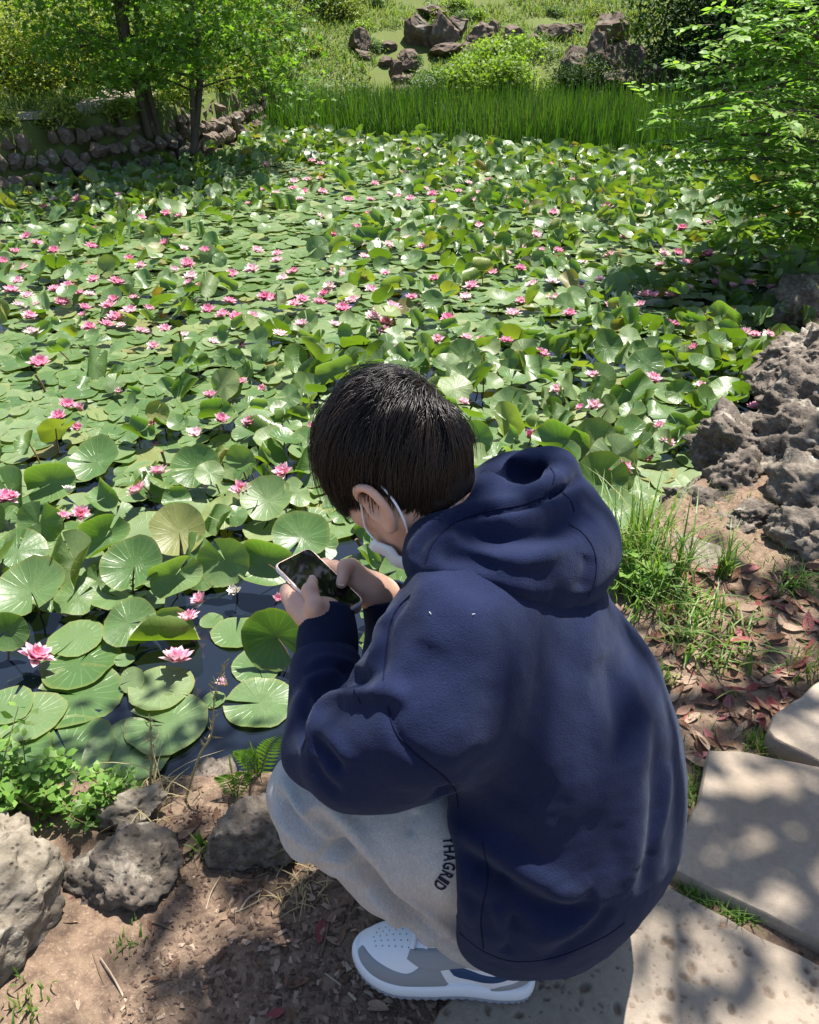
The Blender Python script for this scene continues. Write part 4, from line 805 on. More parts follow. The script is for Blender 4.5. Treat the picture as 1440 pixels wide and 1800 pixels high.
# ---- phone frame
cR, cU, cF = np.array([1., 0, 0]), np.array([0, SP, CP]), np.array([0, CP, -SP])
PE1 = unit(-.66*cR + .555*cU + .506*cF); PE2 = .72*cR + .37*cU + .53*cF; PE2 = unit(PE2 - PE1*(PE2@PE1)); PN = np.cross(PE1, PE2)
if PN@cF > 0: PN = -PN
PC = D(560, 1027, 1.255)
ph = lambda x, y, z: PC + x*PE2 + y*PE1 + z*PN

# ---- hands
S = SDF(PC-.17, PC+.17, .0021)
def finger(pts, r0, r1, k=.004):
    n = len(pts); S.chain(pts, np.linspace(r0, r1, n), k)
    for p in pts[1:-1]: S.ell(p, (r0*1.04,)*3, None, .004)
# left hand: palm under the lower left edge, thumb across the screen
kn = [ph(-.046, .012, -.010), ph(-.050, -.008, -.012), ph(-.050, -.027, -.014), ph(-.047, -.044, -.015)]
wl = LWR
pb = wl + .30*(ph(-.045, -.035, -.01)-wl)
for q in kn: S.cone(pb, q, .018, .0125, .014)
S.cone(wl, pb, .025, .024, .02)
finger([kn[0], ph(-.040, .026, -.012), ph(-.018, .030, -.017), ph(.004, .028, -.015)], .0098, .0080)
finger([kn[1], ph(-.044, .004, -.017), ph(-.020, .008, -.022), ph(.006, .008, -.018)], .0100, .0080)
finger([kn[2], ph(-.044, -.018, -.019), ph(-.018, -.014, -.024), ph(.006, -.014, -.019)], .0096, .0078)
finger([kn[3], ph(-.038, -.040, -.020), ph(-.016, -.036, -.024), ph(.002, -.035, -.019)], .0086, .0068)
tb = [wl+.35*(ph(-.03, -.055, .012)-wl), ph(-.040, -.044, .016), ph(-.030, -.018, .021), ph(-.012, .000, .0125)]
S.cone(tb[0], tb[1], .018, .0145, .014); finger(tb[1:], .0125, .0088, .005)
# right hand: palm beyond the lower right edge, thumb over the corner
kr = [ph(.050, .024, -.014), ph(.054, .004, -.016), ph(.054, -.016, -.017), ph(.050, -.034, -.018)]
wr = RWR
pr_ = wr + .35*(ph(.048, -.02, -.012)-wr)
for q in kr: S.cone(pr_, q, .019, .0125, .014)
S.cone(wr, pr_, .026, .025, .02)
finger([kr[0], ph(.042, .038, -.014), ph(.020, .036, -.018), ph(.000, .036, -.016)], .0098, .0080)
finger([kr[1], ph(.046, .014, -.020), ph(.020, .018, -.024), ph(-.004, .018, -.019)], .0098, .0080)
finger([kr[2], ph(.044, -.010, -.022), ph(.018, -.006, -.025), ph(-.004, -.004, -.019)], .0095, .0078)
finger([kr[3], ph(.040, -.042, -.020), ph(.026, -.058, -.018), ph(.012, -.060, -.013)], .0088, .0070)
tb = [wr+.42*(ph(.05, -.03, .012)-wr), ph(.052, -.012, .016), ph(.042, -.012, .022), ph(.022, -.028, .0135)]
S.cone(tb[0], tb[1], .018, .0145, .014); finger(tb[1:], .0125, .0090, .005)
handV, handF = S.mesh(2)
A = Acc(); A.add(bodyV, bodyF); A.add(headV, headF); A.add(handV, handF)
person = link('person', A.mesh('person', 'skin'))
tag(person, 'person crouching at the pond edge in navy hoodie and grey sweatpants, looking at a phone', 'person')

# thumbnails
plain('nail', (.68, .42, .35), .3, .5)
for c, ax, nn in ((ph(-.010, .004, .0195), unit(ph(.018, .018, .0)-ph(0, 0, 0)), PN), (ph(.019, -.031, .0205), unit(ph(-.02, -.016, 0)-ph(0, 0, 0)), PN)):
    sd = np.cross(nn, ax); g = np.array([(-.006, -.0045), (0, -.0052), (.0045, -.0045), (.006, 0), (.0045, .0045), (0, .0052), (-.006, .0045)])
    A = Acc(); A.add(np.array([c+u*ax+v*sd-nn*(abs(v)*.35+max(u, 0)*.25) for u, v in g]), [[0, 1, 2], [0, 2, 3], [0, 3, 4], [0, 4, 5], [0, 5, 6]])
    link('thumbnail', A.mesh('thumbnail', 'nail'), person)

# ---- hoodie trunk and sleeves
S = SDF((-.32, .40, .03), (.56, 1.42, .92), .0052)
B = np.stack([TF, TL, UP])
S.ell((.264, .864, .315), (.178, .230, .225), B, .06)
S.ell((.225, .890, .46), (.172, .205, .22), B, .06)
Bt = np.stack([unit(TF*.8-UP*.55), TL, unit(UP*.8+TF*.55)])
S.ell((.130, .905, .635), (.130, .200, .18), Bt, .06)
S.cone(LSH+(.02, .01, .0), RSH, .068, .075, .10)
S.cone(LSH+(.05, .03, -.03), (.16, .84, .52), .075, .10, .10)
S.cone(C7+(.01, 0, -.07), CHE, .09, .13, .06)
S.ell((.185, .755, .27), (.145, .115, .185), None, .05)          # cloth hanging over the thigh
S.ell((.10, .745, .34), (.09, .09, .13), None, .05)
S.plane((.064, .70, .40), (-1.0, -.10, -.06), .012)                  # open front hem
S.plane((.25, .75, .105), (-.10, .0, -1.0), .02)                # lower hem
S.cone(LSH, D(728, 1262, 1.055), .072, .080, .09)
S.cone(D(728, 1262, 1.055), D(630, 1318, 1.08), .080, .074, .07)
S.ell(D(650, 1325, 1.08), (.080, .065, .066), None, .04)          # slack cloth under the elbow
S.cone(LEL+(-.002, 0, .005), LEL+.55*(LWR-LEL), .058, .050, .02); S.cone(LEL+.5*(LWR-LEL), LWR-.42*(LWR-LEL), .050, .046, .02)
S.cone(RSH, REL, .085, .075, .05); S.cone(REL, RWR-.4*(RWR-REL), .068, .046, .03)
V, F = S.mesh(5)
G = -1
strokes = [
    # sleeve: lobe of the upper arm over the forearm
    ([(672, 1222), (640, 1208), (600, 1215), (566, 1240), (548, 1275), (540, 1330)], .012, .010),
    ([(660, 1200), (628, 1196), (588, 1206), (552, 1232), (534, 1268), (528, 1320)], .010, -.014),
    ([(552, 1300), (580, 1330), (600, 1360)], .011, -.011), ([(548, 1275), (585, 1300), (612, 1345)], .012, .007),
    ([(545, 1335), (565, 1370), (600, 1400)], .010, -.008),
    ([(560, 1262), (610, 1250), (670, 1238), (720, 1250)], .018, -.004), ([(600, 1232), (660, 1222), (715, 1232)], .012, .005),
    ([(540, 1170), (570, 1158), (600, 1160), (628, 1172)], .007, .006), ([(535, 1183), (570, 1168), (605, 1172), (632, 1186)], .006, -.006),
    ([(532, 1200), (560, 1190), (595, 1180)], .008, .005), ([(545, 1230), (562, 1200), (590, 1190)], .009, -.006), ([(598, 1170), (625, 1192), (640, 1200)], .007, -.007),
    ([(515, 1245), (535, 1215), (560, 1195)], .009, .005), 
    # shoulder seam and sleeve set-in
    ([(716, 1048), (693, 1082), (682, 1110), (678, 1150), (676, 1185)], .0065, -.006), ([(700, 1070), (668, 1100), (655, 1150), (652, 1185)], .012, .006),
    ([(665, 1065), (650, 1110), (648, 1150)], .010, -.006),
    ([(680, 1240), (702, 1300), (760, 1350), (795, 1385)], .0065, -.0055),
    ([(720, 1230), (690, 1215), (660, 1205)], .014, .006),
    # under arm to hem
    ([(795, 1385), (770, 1410), (735, 1420)], .014, -.016), ([(780, 1440), (840, 1478), (905, 1518), (965, 1555), (1030, 1575)], .026, .020),
    ([(805, 1485), (860, 1530), (930, 1582), (1000, 1612), (1050, 1595)], .018, -.022),
    ([(880, 1530), (895, 1590), (905, 1640)], .012, -.008), ([(870, 1590), (888, 1630), (884, 1668)], .010, .008), ([(905, 1610), (896, 1650), (892, 1680)], .008, -.008),
    ([(960, 1690), (1040, 1640), (1075, 1590)], .014, -.008), ([(930, 1660), (1010, 1630), (1060, 1600)], .016, .008),
    ([(820, 1560), (850, 1600), (862, 1650)], .013, -.007), ([(845, 1530), (838, 1580), (828, 1630)], .012, .006),
    # back
    ([(1110, 1280), (1120, 1380), (1118, 1480), (1100, 1580)], .026, .008), ([(1150, 1260), (1155, 1380), (1145, 1480), (1125, 1570)], .018, -.008),
    ([(1175, 1340), (1170, 1420), (1150, 1500)], .012, .006), ([(1060, 1150), (1085, 1250), (1095, 1350)], .022, -.006), ([(1100, 1180), (1125, 1270), (1140, 1360)], .02, .006),
    ([(1000, 1540), (985, 1490), (950, 1445), (900, 1410)], .035, .007),
    ([(760, 1130), (740, 1180), (700, 1215)], .02, -.006), ([(820, 1320), (860, 1380), (930, 1420)], .022, -.006),
    ([(740, 1000), (800, 1060), (860, 1100)], .022, .004), ([(880, 1090), (960, 1140), (1030, 1180)], .03, -.004),
]
V = sculpt(V, F, strokes)
V = V + vnormals(V, F)*(.0035*fbm(V*(11, 11, 7), 2, 5) + .0012*fbm(V*34, 2, 9))[:, None]
V = relax(V, F, 1)
hoodie = link('hoodie', mesh_np('hoodie', V, F, 'navy_fleece'), person)
hoodV_, hoodF_ = V, F
BV_HOODIE = BVHTree.FromPolygons(V.tolist(), F.tolist())

# ---- hood lying behind the neck
S = SDF(C7-(.26, .30, .24), C7+(.34, .34, .20), .0046)
hd = lambda px, py, t: D(px, py, t)
HDc = C7 + (-TF)*.055 + np.array([0, 0, -.018])
S.ell(HDc-TL*.035, (.078, .125, .070), np.stack([unit(-TF*.9-UP*.35), TL, unit(UP*.9-TF*.35)]), .04)
S.ell(C7-TF*.110+np.array([.0, .0, -.050])-TL*.068, (.065, .098, .072), np.stack([unit(-TF*.9-UP*.35), TL, unit(UP*.9-TF*.35)]), .05)
# collar round the neck, rising towards the front
col_ = [D(778, 1006, 1.055), D(757, 992, 1.065), D(758, 955, 1.08), D(790, 912, 1.095), D(850, 872, 1.115), D(925, 850, 1.14)]
S.chain(spline(col_, 16), np.linspace(.022, .026, 16), .02)
S.cone(D(785, 990, 1.075), D(875, 965, 1.09), .034, .060, .05)
# rim of the hood opening
rim = [D(850, 862, 1.12), D(905, 822, 1.16), D(952, 806, 1.20), D(982, 815, 1.19), D(980, 842, 1.14), D(930, 868, 1.11), D(870, 885, 1.10)]
S.chain(spline(rim, 26), np.full(26, .0135), .014)
S.cone(D(985, 850, 1.20), D(1010, 940, 1.19), .028, .05, .04)
S.cone(D(925, 845, 1.19), D(960, 900, 1.18), .03, .06, .03)
S.cone(D(900, 842, 1.15), D(945, 832, 1.165), .014, .016, .012, True)
S.ell(D(905, 838, 1.13), (.032, .03, .022), None, .012, True)
S.cone(D(815, 895, 1.125), D(862, 862, 1.15), .026, .026, .02)
S.ell(D(905, 838, 1.135), (.036, .034, .024), None, .010, True)
S.cone(hl(-.012, 0, -.02), C7+np.array([0.0, 0, .01])+TF*.035, .064, .050, .012, True)           # room for the neck
V, F = S.mesh(5)
strokes = [
    ([(722, 1000), (735, 955), (770, 922), (830, 893), (900, 880), (960, 858), (990, 835)], .013, .007),
    ([(728, 985), (752, 943), (800, 910), (870, 899), (940, 886), (1000, 858), (1020, 838)], .0075, -.015),
    ([(800, 920), (870, 910), (940, 900), (1005, 872), (1030, 860)], .011, .008),
    ([(800, 935), (850, 944), (910, 945), (975, 932), (1030, 900)], .018, -.020),
    ([(748, 985), (775, 950), (815, 955), (880, 978), (950, 975), (1020, 940)], .013, .010),
    ([(770, 985), (820, 985), (880, 1003)], .012, -.008),
    ([(735, 1010), (770, 998), (830, 1005), (900, 1028), (970, 1045)], .013, .009),
    ([(1035, 975), (1032, 1010), (1022, 1040)], .014, -.006),
]
V = sculpt(V, F, strokes); V = V + vnormals(V, F)*(.003*fbm(V*(13, 13, 9), 2, 15) + .001*fbm(V*36, 2, 19))[:, None]; V = relax(V, F, 1)
link('hood', mesh_np('hood', V, F, 'navy_fleece'), hoodie)

# ---- stitched seams
plain('seam_thread', (.006, .008, .026), .9, .1)
BV_HOOD = BVHTree.FromPolygons(V.tolist(), F.tolist())
for bv_, par, pts in ((BV_HOODIE, 'hoodie', [(722, 1046), (700, 1068), (687, 1095), (681, 1130), (677, 1165), (674, 1196)]), (BV_HOODIE, 'hoodie', [(682, 1242), (695, 1285), (730, 1325), (775, 1360), (800, 1388), (806, 1420)]), (BV_HOODIE, 'hoodie', [(622, 1212), (628, 1222), (634, 1236)]),
        (BV_HOODIE, 'hoodie', [(808, 1640), (850, 1672), (905, 1690), (980, 1682), (1060, 1648), (1098, 1622)]), (BV_HOODIE, 'hoodie', [(848, 1480), (858, 1540), (846, 1610), (850, 1668)]),
        (BV_HOOD, 'hood', [(748, 990), (762, 955), (800, 920), (860, 898), (930, 884), (985, 856)]), (BV_HOOD, 'hood', [(985, 862), (1003, 880), (1010, 900)]), (BV_HOOD, 'hood', [(1000, 922), (1022, 935), (1040, 958), (1048, 985), (1046, 1020), (1034, 1048)]), (BV_HOOD, 'hood', [(968, 822), (975, 836), (972, 850)])):
    Q = on_surface(bv_, pts, 40)
    if len(Q) > 6: A = Acc(); tube(A, Q, .0011, 5); link('seam', A.mesh('seam', 'seam_thread'), hoodie)

# ---- ribbed cuffs
def cuff(a, b, r0, r1, name):
    a, b = np.asarray(a), np.asarray(b); ax = unit(b-a); u = unit(np.cross(ax, [.2, .3, 1])); v = np.cross(ax, u); n, m = 96, 12; V = []
    for i in range(m+1):
        f = i/m; r = r0+(r1-r0)*f + .0035*math.sin(math.pi*f) ; c = a+(b-a)*f
        for j in range(n):
            th = 2*math.pi*j/n; rr = r + .0006*math.cos(48*th) + .002*math.sin(2*th+3*f); V.append(c+rr*(math.cos(th)*u+math.sin(th)*v))
    for rr, off in ((r1-.003, .001), (r1-.005, -.01)):
        for j in range(n):
            th = 2*math.pi*j/n; V.append(b+ax*off+rr*(math.cos(th)*u+math.sin(th)*v))
    F = [[i*n+j, i*n+(j+1) % n, (i+1)*n+(j+1) % n, (i+1)*n+j] for i in range(m+2) for j in range(n)]
    link(name, mesh_np(name, np.array(V), np.array(F), 'navy_rib'), hoodie)
dl = unit(LWR-LEL); cuff(LWR-dl*.085, LWR+dl*.008, .043, .0365, 'cuff')
dr = unit(RWR-REL); cuff(RWR-dr*.080, RWR+dr*.004, .044, .037, 'cuff')

# ---- sweatpants
S = SDF((-.34, .48, .02), (.46, 1.36, .62), .0055)
for kn_, an_, hp_ in ((LKN, LAN, LHP), (RKN, RAN, RHP)):
    S.cone(hp_, kn_+(.02, 0, .0), .125, .080, .03); S.cone(kn_+(-.002, 0, .012), kn_+(.03, 0, -.01), .073, .073, .02)
    S.cone(kn_+(.008, 0, -.025), kn_+.5*(an_-kn_)+(-.01, 0, .01), .068, .066, .022); S.cone(kn_+.5*(an_-kn_)+(-.01, 0, .01), an_+(-.005, 0, .012), .066, .055, .03)
    S.cone(an_+(-.02, .0, .02), an_+(.05, 0, .0), .050, .050, .02)
S.cone(LHP, RHP, .12, .12, .05)
S.plane(LAN+(.0, 0, -.055), (-.35, 0, -1), .012)
V, F = S.mesh(4)
strokes = [
    ([(560, 1400), (610, 1450), (665, 1515), (720, 1575), (800, 1650)], .012, .010),
    ([(540, 1430), (585, 1475), (640, 1535), (700, 1590), (775, 1650)], .013, -.016),
    ([(492, 1385), (512, 1440), (560, 1490), (620, 1520)], .010, -.013), ([(478, 1420), (510, 1462), (570, 1505), (640, 1530)], .009, .006),
    ([(490, 1370), (515, 1410), (545, 1450)], .009, .006), ([(540, 1508), (590, 1508), (630, 1516)], .008, -.010), ([(545, 1530), (600, 1535), (660, 1560)], .012, .006),
    ([(490, 1460), (520, 1500), (560, 1510)], .010, .006), ([(700, 1600), (760, 1645), (830, 1680)], .008, -.005),
    ([(735, 1425), (725, 1445), (720, 1470)], .008, -.004), ([(660, 1440), (700, 1520), (750, 1590)], .02, .004), ([(770, 1500), (775, 1560), (770, 1620)], .018, .004),
    ([(645, 1560), (700, 1625), (770, 1665)], .010, .006),
]
V = sculpt(V, F, [(a_, b_, c_*1.5) for a_, b_, c_ in strokes]); V = V + vnormals(V, F)*(.0028*fbm(V*(15, 15, 10), 2, 25) + .001*fbm(V*40, 2, 29))[:, None]; V = relax(V, F, 1)
pants = link('sweatpants', mesh_np('sweatpants', V, F, 'grey_jersey'), person)
BV_PANTS = BVHTree.FromPolygons(V.tolist(), F.tolist())
# printed lettering down the thigh, reading along a curve
cv = spline([(789, 1470), (791, 1500), (790, 1520), (784, 1540), (769, 1562)], 60)
seg = np.concatenate([[0], np.cumsum(np.linalg.norm(np.diff(cv, axis=0), axis=1))])
txt = 'YHAGRID'; adv = {'I': .5, 'M': 1.15}
tot = sum(adv.get(c, 1) for c in txt); pos = 0.0
for ch in txt:
    w_ = adv.get(ch, 1)/tot*seg[-1]; s_ = pos+w_/2; pos += w_
    c2 = np.array([np.interp(s_, seg, cv[:, 0]), np.interp(s_, seg, cv[:, 1])]); e2 = np.array([np.interp(s_+4, seg, cv[:, 0]), np.interp(s_+4, seg, cv[:, 1])])
    d = unit(e2-c2) if np.linalg.norm(e2-c2) > 1e-3 else unit(c2-np.array([np.interp(s_-4, seg, cv[:, 0]), np.interp(s_-4, seg, cv[:, 1])]))
    up2 = np.array([d[1], -d[0]])                     # letter tops point to the back of the leg
    cu = bpy.data.curves.new('letter', 'FONT'); cu.body = ch; cu.size = 1; cu.align_x = 'CENTER'; cu.resolution_u = 2; cu.offset = .028
    tmp = bpy.data.objects.new('tmp', cu); COL.objects.link(tmp); dg = bpy.context.evaluated_depsgraph_get(); m0 = bpy.data.meshes.new_from_object(tmp.evaluated_get(dg)); bpy.data.objects.remove(tmp)
    n = len(m0.vertices); LV = np.empty(n*3); m0.vertices.foreach_get('co', LV); LV = LV.reshape(-1, 3); LV[:, 1] -= .35
    mx = max(np.abs(LV[:, 0]).max(), .05)
    P2 = c2 + LV[:, :1]/mx*w_*.44*d + LV[:, 1:2]/.7*21.0*up2
    V3 = []
    for p in P2:
        r = Vector(ray(p[0], p[1])).normalized(); h = BV_PANTS.ray_cast(Vector((0, 0, CAMH)), r)
        V3.append(np.array(h[0]+h[1]*.0012) if h[0] is not None else D(p[0], p[1], 1.16))
    me = bpy.data.meshes.new('letter'); me.from_pydata([tuple(v) for v in V3], [], [tuple(p.vertices) for p in m0.polygons]); me.materials.append(MATS['print_navy'])
    link('letter', me, pants)

# ---- shoes (x towards the toe, y to the outer side, z up)
def smooth_poly(pts, n):
    P = np.asarray(pts+pts[:1], float); Q = np.concatenate([[P[-2]], P, [P[1]]]); k = len(P)-1; t_ = np.linspace(0, k, n, endpoint=False); i = t_.astype(int); f = (t_-i)[:, None]
    a, b, c, d = Q[i], Q[i+1], Q[i+2], Q[i+3]; return .5*((2*b)+(-a+c)*f+(2*a-5*b+4*c-d)*f*f+(-a+3*b-3*c+d)*f**3)
def make_shoe(sgn):
    root = empty('sneaker')
    ol = smooth_poly([(-.138, 0), (-.128, .028), (-.09, .038), (-.03, .040), (.03, .049), (.085, .052), (.13, .036), (.152, .004), (.135, -.030), (.09, -.046), (.03, -.042), (-.03, -.034), (-.09, -.034), (-.128, -.026)], 120)
    ol[:, 1] *= sgn
    def wall(prof, name, mat, teeth=0, parent=root):
        V = []; n = len(ol); nn = np.roll(ol, -1, 0)-np.roll(ol, 1, 0); nn = np.stack([-nn[:, 1], nn[:, 0]], 1)*sgn; nn /= np.linalg.norm(nn, axis=1)[:, None]
        for (off, z) in prof:
            o_ = off + (teeth*np.where(np.arange(n) % 2 == 0, 1, 0) if teeth else 0); lift = np.maximum(ol[:, 0]-.07, 0)**2*2.2
            V.append(np.concatenate([ol+nn*np.reshape(o_*np.ones(n), (-1, 1)), (z+lift)[:, None]], 1))
        m = len(prof); j = np.arange(n); F = np.concatenate([np.stack([i*n+j, i*n+(j+1) % n, (i+1)*n+(j+1) % n, (i+1)*n+j], 1) for i in range(m-1)])
        V = np.concatenate(V); V = np.concatenate([V, [[0, 0, prof[0][1]], [0, 0, prof[-1][1]]]])
        T = np.concatenate([np.stack([j*0+len(V)-2, (j+1) % n, j], 1), np.stack([j*0+len(V)-1, (m-1)*n+j, (m-1)*n+(j+1) % n], 1)])
        return link(name, mesh_np(name, V, [T, F], mat, True), parent)
    wall([(-.004, .0), (-.001, .001), (0, .003), (0, .010), (-.001, .012)], 'outsole', 'outsole', .0022)
    ms = wall([(-.002, .010), (.0015, .0125), (.003, .018), (.002, .030), (-.001, .036), (-.006, .038), (-.012, .038)], 'midsole', 'shoe_white')
    S = SDF((-.16, -.075, .02), (.17, .075, .14), .0026)
    S.ell((.085, 0, .038), (.062, .046, .040), None, .02); S.ell((.03, 0, .045), (.075, .044, .052), None, .03); S.ell((-.075, 0, .05), (.062, .036, .055), None, .03)
    S.cone((-.07, 0, .06), (-.075, 0, .098), .034, .033, .02); S.cone((.02, 0, .072), (-.045, 0, .098), .024, .03, .02); S.cone((.075, 0, .058), (.02, 0, .075), .018, .024, .02)
    S.cone((-.062, 0, .12), (-.06, 0, .085), .030, .022, .008, True); S.plane((0, 0, .030), (0, 0, -1), .002)
    V, F = S.mesh(3); up_ = link('upper', mesh_np('upper', V, F, 'shoe_white'), root); bv = BVHTree.FromPolygons(V.tolist(), F.tolist())
    def panel(A_, B_, name, mat, view, off=.0022, ns=28, nt_=9):
        """cloth between two curves drawn on the side view (x, h), laid on the upper"""
        a, b = spline(A_, ns), spline(B_, ns); vd = unit(view); side = unit(np.cross([1., 0, 0], vd)); side = side if side[2] > 0 else -side; V = []
        for i in range(ns):
            for q in range(nt_+1):
                p = a[i]+(b[i]-a[i])*q/nt_; o = np.array([p[0], 0, 0])+side*p[1]+vd*.3; h = bv.ray_cast(Vector(o), Vector(-vd))
                edge = 0.0 if (q in (0, nt_) or i in (0, ns-1)) else 1.0
                V.append(np.array(h[0])+np.array(h[1])*(off*edge-.0006*(1-edge)) if h[0] is not None else o-vd*.3+vd*.03)
        m = nt_+1; F = [[i*m+q, i*m+q+1, (i+1)*m+q+1, (i+1)*m+q] for i in range(ns-1) for q in range(nt_)]
        return link(name, mesh_np(name, np.array(V), np.array(F), mat), up_)
    lat = (0, sgn*1.0, .55); sc = .876
    # on the view plane h = z*.876 - |y|*.48 roughly
    hh = lambda x, y, z: (x, z*sc - y*.482)
    panel([hh(.150, .0, .036), hh(.13, .035, .034), hh(.09, .05, .033), hh(.04, .048, .033), hh(-.01, .042, .033)],
          [hh(.136, .0, .058), hh(.105, .028, .062), hh(.06, .036, .058), hh(.035, .028, .074), hh(.012, .030, .078)], 'toe_guard', 'shoe_grey', lat)
    panel([hh(.062, .02, .074), hh(.03, .034, .066), hh(-.005, .036, .072), hh(-.04, .034, .082)], [hh(.058, .004, .082), hh(.03, .008, .092), hh(.0, .012, .102), hh(-.04, .016, .116)], 'eyestay', 'shoe_grey', lat, .0030)
    panel([hh(-.010, .040, .066), hh(-.026, .041, .057), hh(-.055, .038, .057), hh(-.09, .034, .066), hh(-.12, .02, .080)], [hh(-.004, .038, .074), hh(-.022, .037, .080), hh(-.055, .036, .074), hh(-.09, .032, .076), hh(-.12, .02, .084)], 'side_mark', 'shoe_navy', lat, .0028)
    panel([hh(-.062, .042, .033), hh(-.10, .038, .033), hh(-.136, .012, .033)], [hh(-.085, .036, .050), hh(-.11, .032, .056), hh(-.136, .01, .066)], 'heel_panel', 'shoe_grey', lat)
    A = Acc(); th = np.arange(6)*math.pi/3
    for i in range(6):
        for j in range(-2, 3):
            x, y = .066+.0105*i-.003*abs(j), j*.0095*(1-.05*i)
            h = bv.ray_cast(Vector((x, y*sgn, .3)), Vector((0, 0, -1)))
            if h[0] is None: continue
            n_ = np.array(h[1]); u = unit(np.cross(n_, [0, 1, 0])); v = np.cross(n_, u); c = np.array(h[0])+n_*.0006
            A.add([c+.0011*(math.cos(q)*u+math.sin(q)*v) for q in th], [[0, 1, 2, 3, 4, 5]])
    link('perforations', A.mesh('perforations', 'shoe_dark'), up_)
    for i in range(5):
        x = .050-.021*i; A = Acc(); P = []
        for q in np.linspace(-1, 1, 9):
            h = bv.ray_cast(Vector((x+.004*q, .022*q, .3)), Vector((0, 0, -1))); P.append(np.array(h[0] if h[0] is not None else (x, .022*q, .09))+(0, 0, .004))
        tube(A, P, .0032, 6); link('lace', A.mesh('lace', 'shoe_white'), root)
    return root
heel = at_z(917, 1752, 0.0); toe = at_z(655, 1715, 0.0)
ang = math.atan2(toe[1]-heel[1], toe[0]-heel[0])
for sgn, off in ((1, (0, 0, 0)), (-1, (-.02, .25, 0))):
    sh = make_shoe(sgn); sh.parent = person
    c = (heel+toe)/2; sh.location = (c[0]+off[0]+.002, c[1]+off[1]+.022, .004); sh.rotation_euler = (0, 0, ang)
    sh.scale = (1.07, 1.07, 1.07)
    # the outer side of a left foot facing away to the left is the side towards -y

# ---- face mask pulled under the chin
A = Acc(); n, m = 14, 8; V = []
for i in range(n+1):
    u = -1+2*i/n
    for j in range(m+1):
        v = j/m; th = u*1.45
        p = hl(.040+.066*math.cos(th)-.034*v+.004*math.sin(12*v), .070*math.sin(th)*(1-.1*v), -.094-.058*v+.026*abs(u)**1.5)
        V.append(p)
F = [[i*(m+1)+j, i*(m+1)+j+1, (i+1)*(m+1)+j+1, (i+1)*(m+1)+j] for i in range(n) for j in range(m)]
mask = link('face_mask', mesh_np('face_mask', np.array(V), np.array(F), 'mask_cloth'), person)
md = mask.modifiers.new('thick', 'SOLIDIFY'); md.thickness = .0025
for s_ in (1, -1):
    e = lambda f, l, u: hl(-.008+f, s_*(.072+l), -.026+u)
    A = Acc(); c0 = hl(.048, s_*.0705, -.068); c1 = hl(.020, s_*.066, -.116)
    P = spline([c0, hl(.055, s_*.066, -.050), e(.028, .014, .012), e(.018, .018, .034), e(-.004, .010, .040), e(-.022, .012, .016), e(-.024, .012, -.02), hl(-.005, s_*.066, -.085), c1], 40)
    tube(A, P, .0017, 6); link('ear_loop', A.mesh('ear_loop', 'mask_cloth'), mask)

# ---- hair: a close cap and combed strands
rng = np.random.default_rng(3)
SK = np.array([.098, .078, .098]); SKC = np.array([-.008, 0, .015])
def hairline(q):
    """>0 where hair grows; q in head axes relative to the skull centre, unit sphere"""
    f, l, u = q[..., 0], np.abs(q[..., 1]), q[..., 2]
    lim = np.where(f > .25, .35, np.where(f > -.25, -.18-.25*(.25-f), -.55)); lim = np.where((f > -.15) & (f < .45), -.32, lim)
    lim = np.where(f < -.15, np.interp(f, [-1, -.6, -.15], [-1.0, -.92, -.42]), lim)
    return u-lim
cap = Acc(); nu, nv = 60, 40; Vc = []
for i in range(nv+1):
    ph_ = math.pi*i/nv
    for j in range(nu):
        a = 2*math.pi*j/nu; Vc.append((math.sin(ph_)*math.cos(a), math.sin(ph_)*math.sin(a), math.cos(ph_)))
Vc = np.array(Vc); hlv = hairline(Vc); th = .0012+.0035*sstep(-.05, .4, hlv); Q = SKC+Vc*(SK+th[:, None])
npc = sstep(-.1, -.9, Vc[:, 2])*sstep(-.1, -.6, Vc[:, 0]); Q += np.stack([.012*npc, 0*npc, -.040*npc], 1); W3 = HC + Q@HB
F = np.array([[i*nu+j, i*nu+(j+1) % nu, (i+1)*nu+(j+1) % nu, (i+1)*nu+j] for i in range(nv) for j in range(nu)])
F = F[(hlv[F] > -.02).all(1)]
cap.add(W3, F, 0, mi=0)
NS, SEG = 16000, 6
q = rng.normal(size=(NS*3, 3)); q /= np.linalg.norm(q, axis=1)[:, None]; q = q[hairline(q) > 0][:NS]; NS = len(q)
crown = unit(HB@(.62*cR + .62*cU - .30*cF))
lowness = sstep(.35, -.5, q[:, 2]); back = sstep(-.1, -.6, q[:, 0])
ln = .085 + .02*rng.random(NS); ln = ln*(1-lowness*back*.5)*(1-.55*lowness*(1-back)*(q[:, 0] < .3)); ln *= .8+.4*rng.random(NS)
ln = np.where(q[:, 0] > .35, .068+.055*rng.random(NS), ln)
ln = np.where(hairline(q) < .12, np.minimum(ln, .02+.22*hairline(q)), ln) * np.where((hairline(q) < .12) & (q[:, 0] > .2), 3, 1)
grav = HB@np.array([0, 0, -1.0])
clump = (q*5+fbm(q*3, 2, 3)[:, None]*1.6).round()/5
jit = np.stack([vnoise(clump*5, s) for s in (31, 32, 33)], 1)*.47 + rng.normal(size=(NS, 3))*.07
pos = q.copy(); P = np.zeros((NS, SEG, 3)); lift = np.zeros(NS); vol = (.011+.014*sstep(.0, .9, q[:, 2]))*(.35+.75*rng.random(NS)**.6)*(.85+.40*vnoise(clump*5, 41))
nape = sstep(-.1, -.9, q[:, 2])*back; prev = None
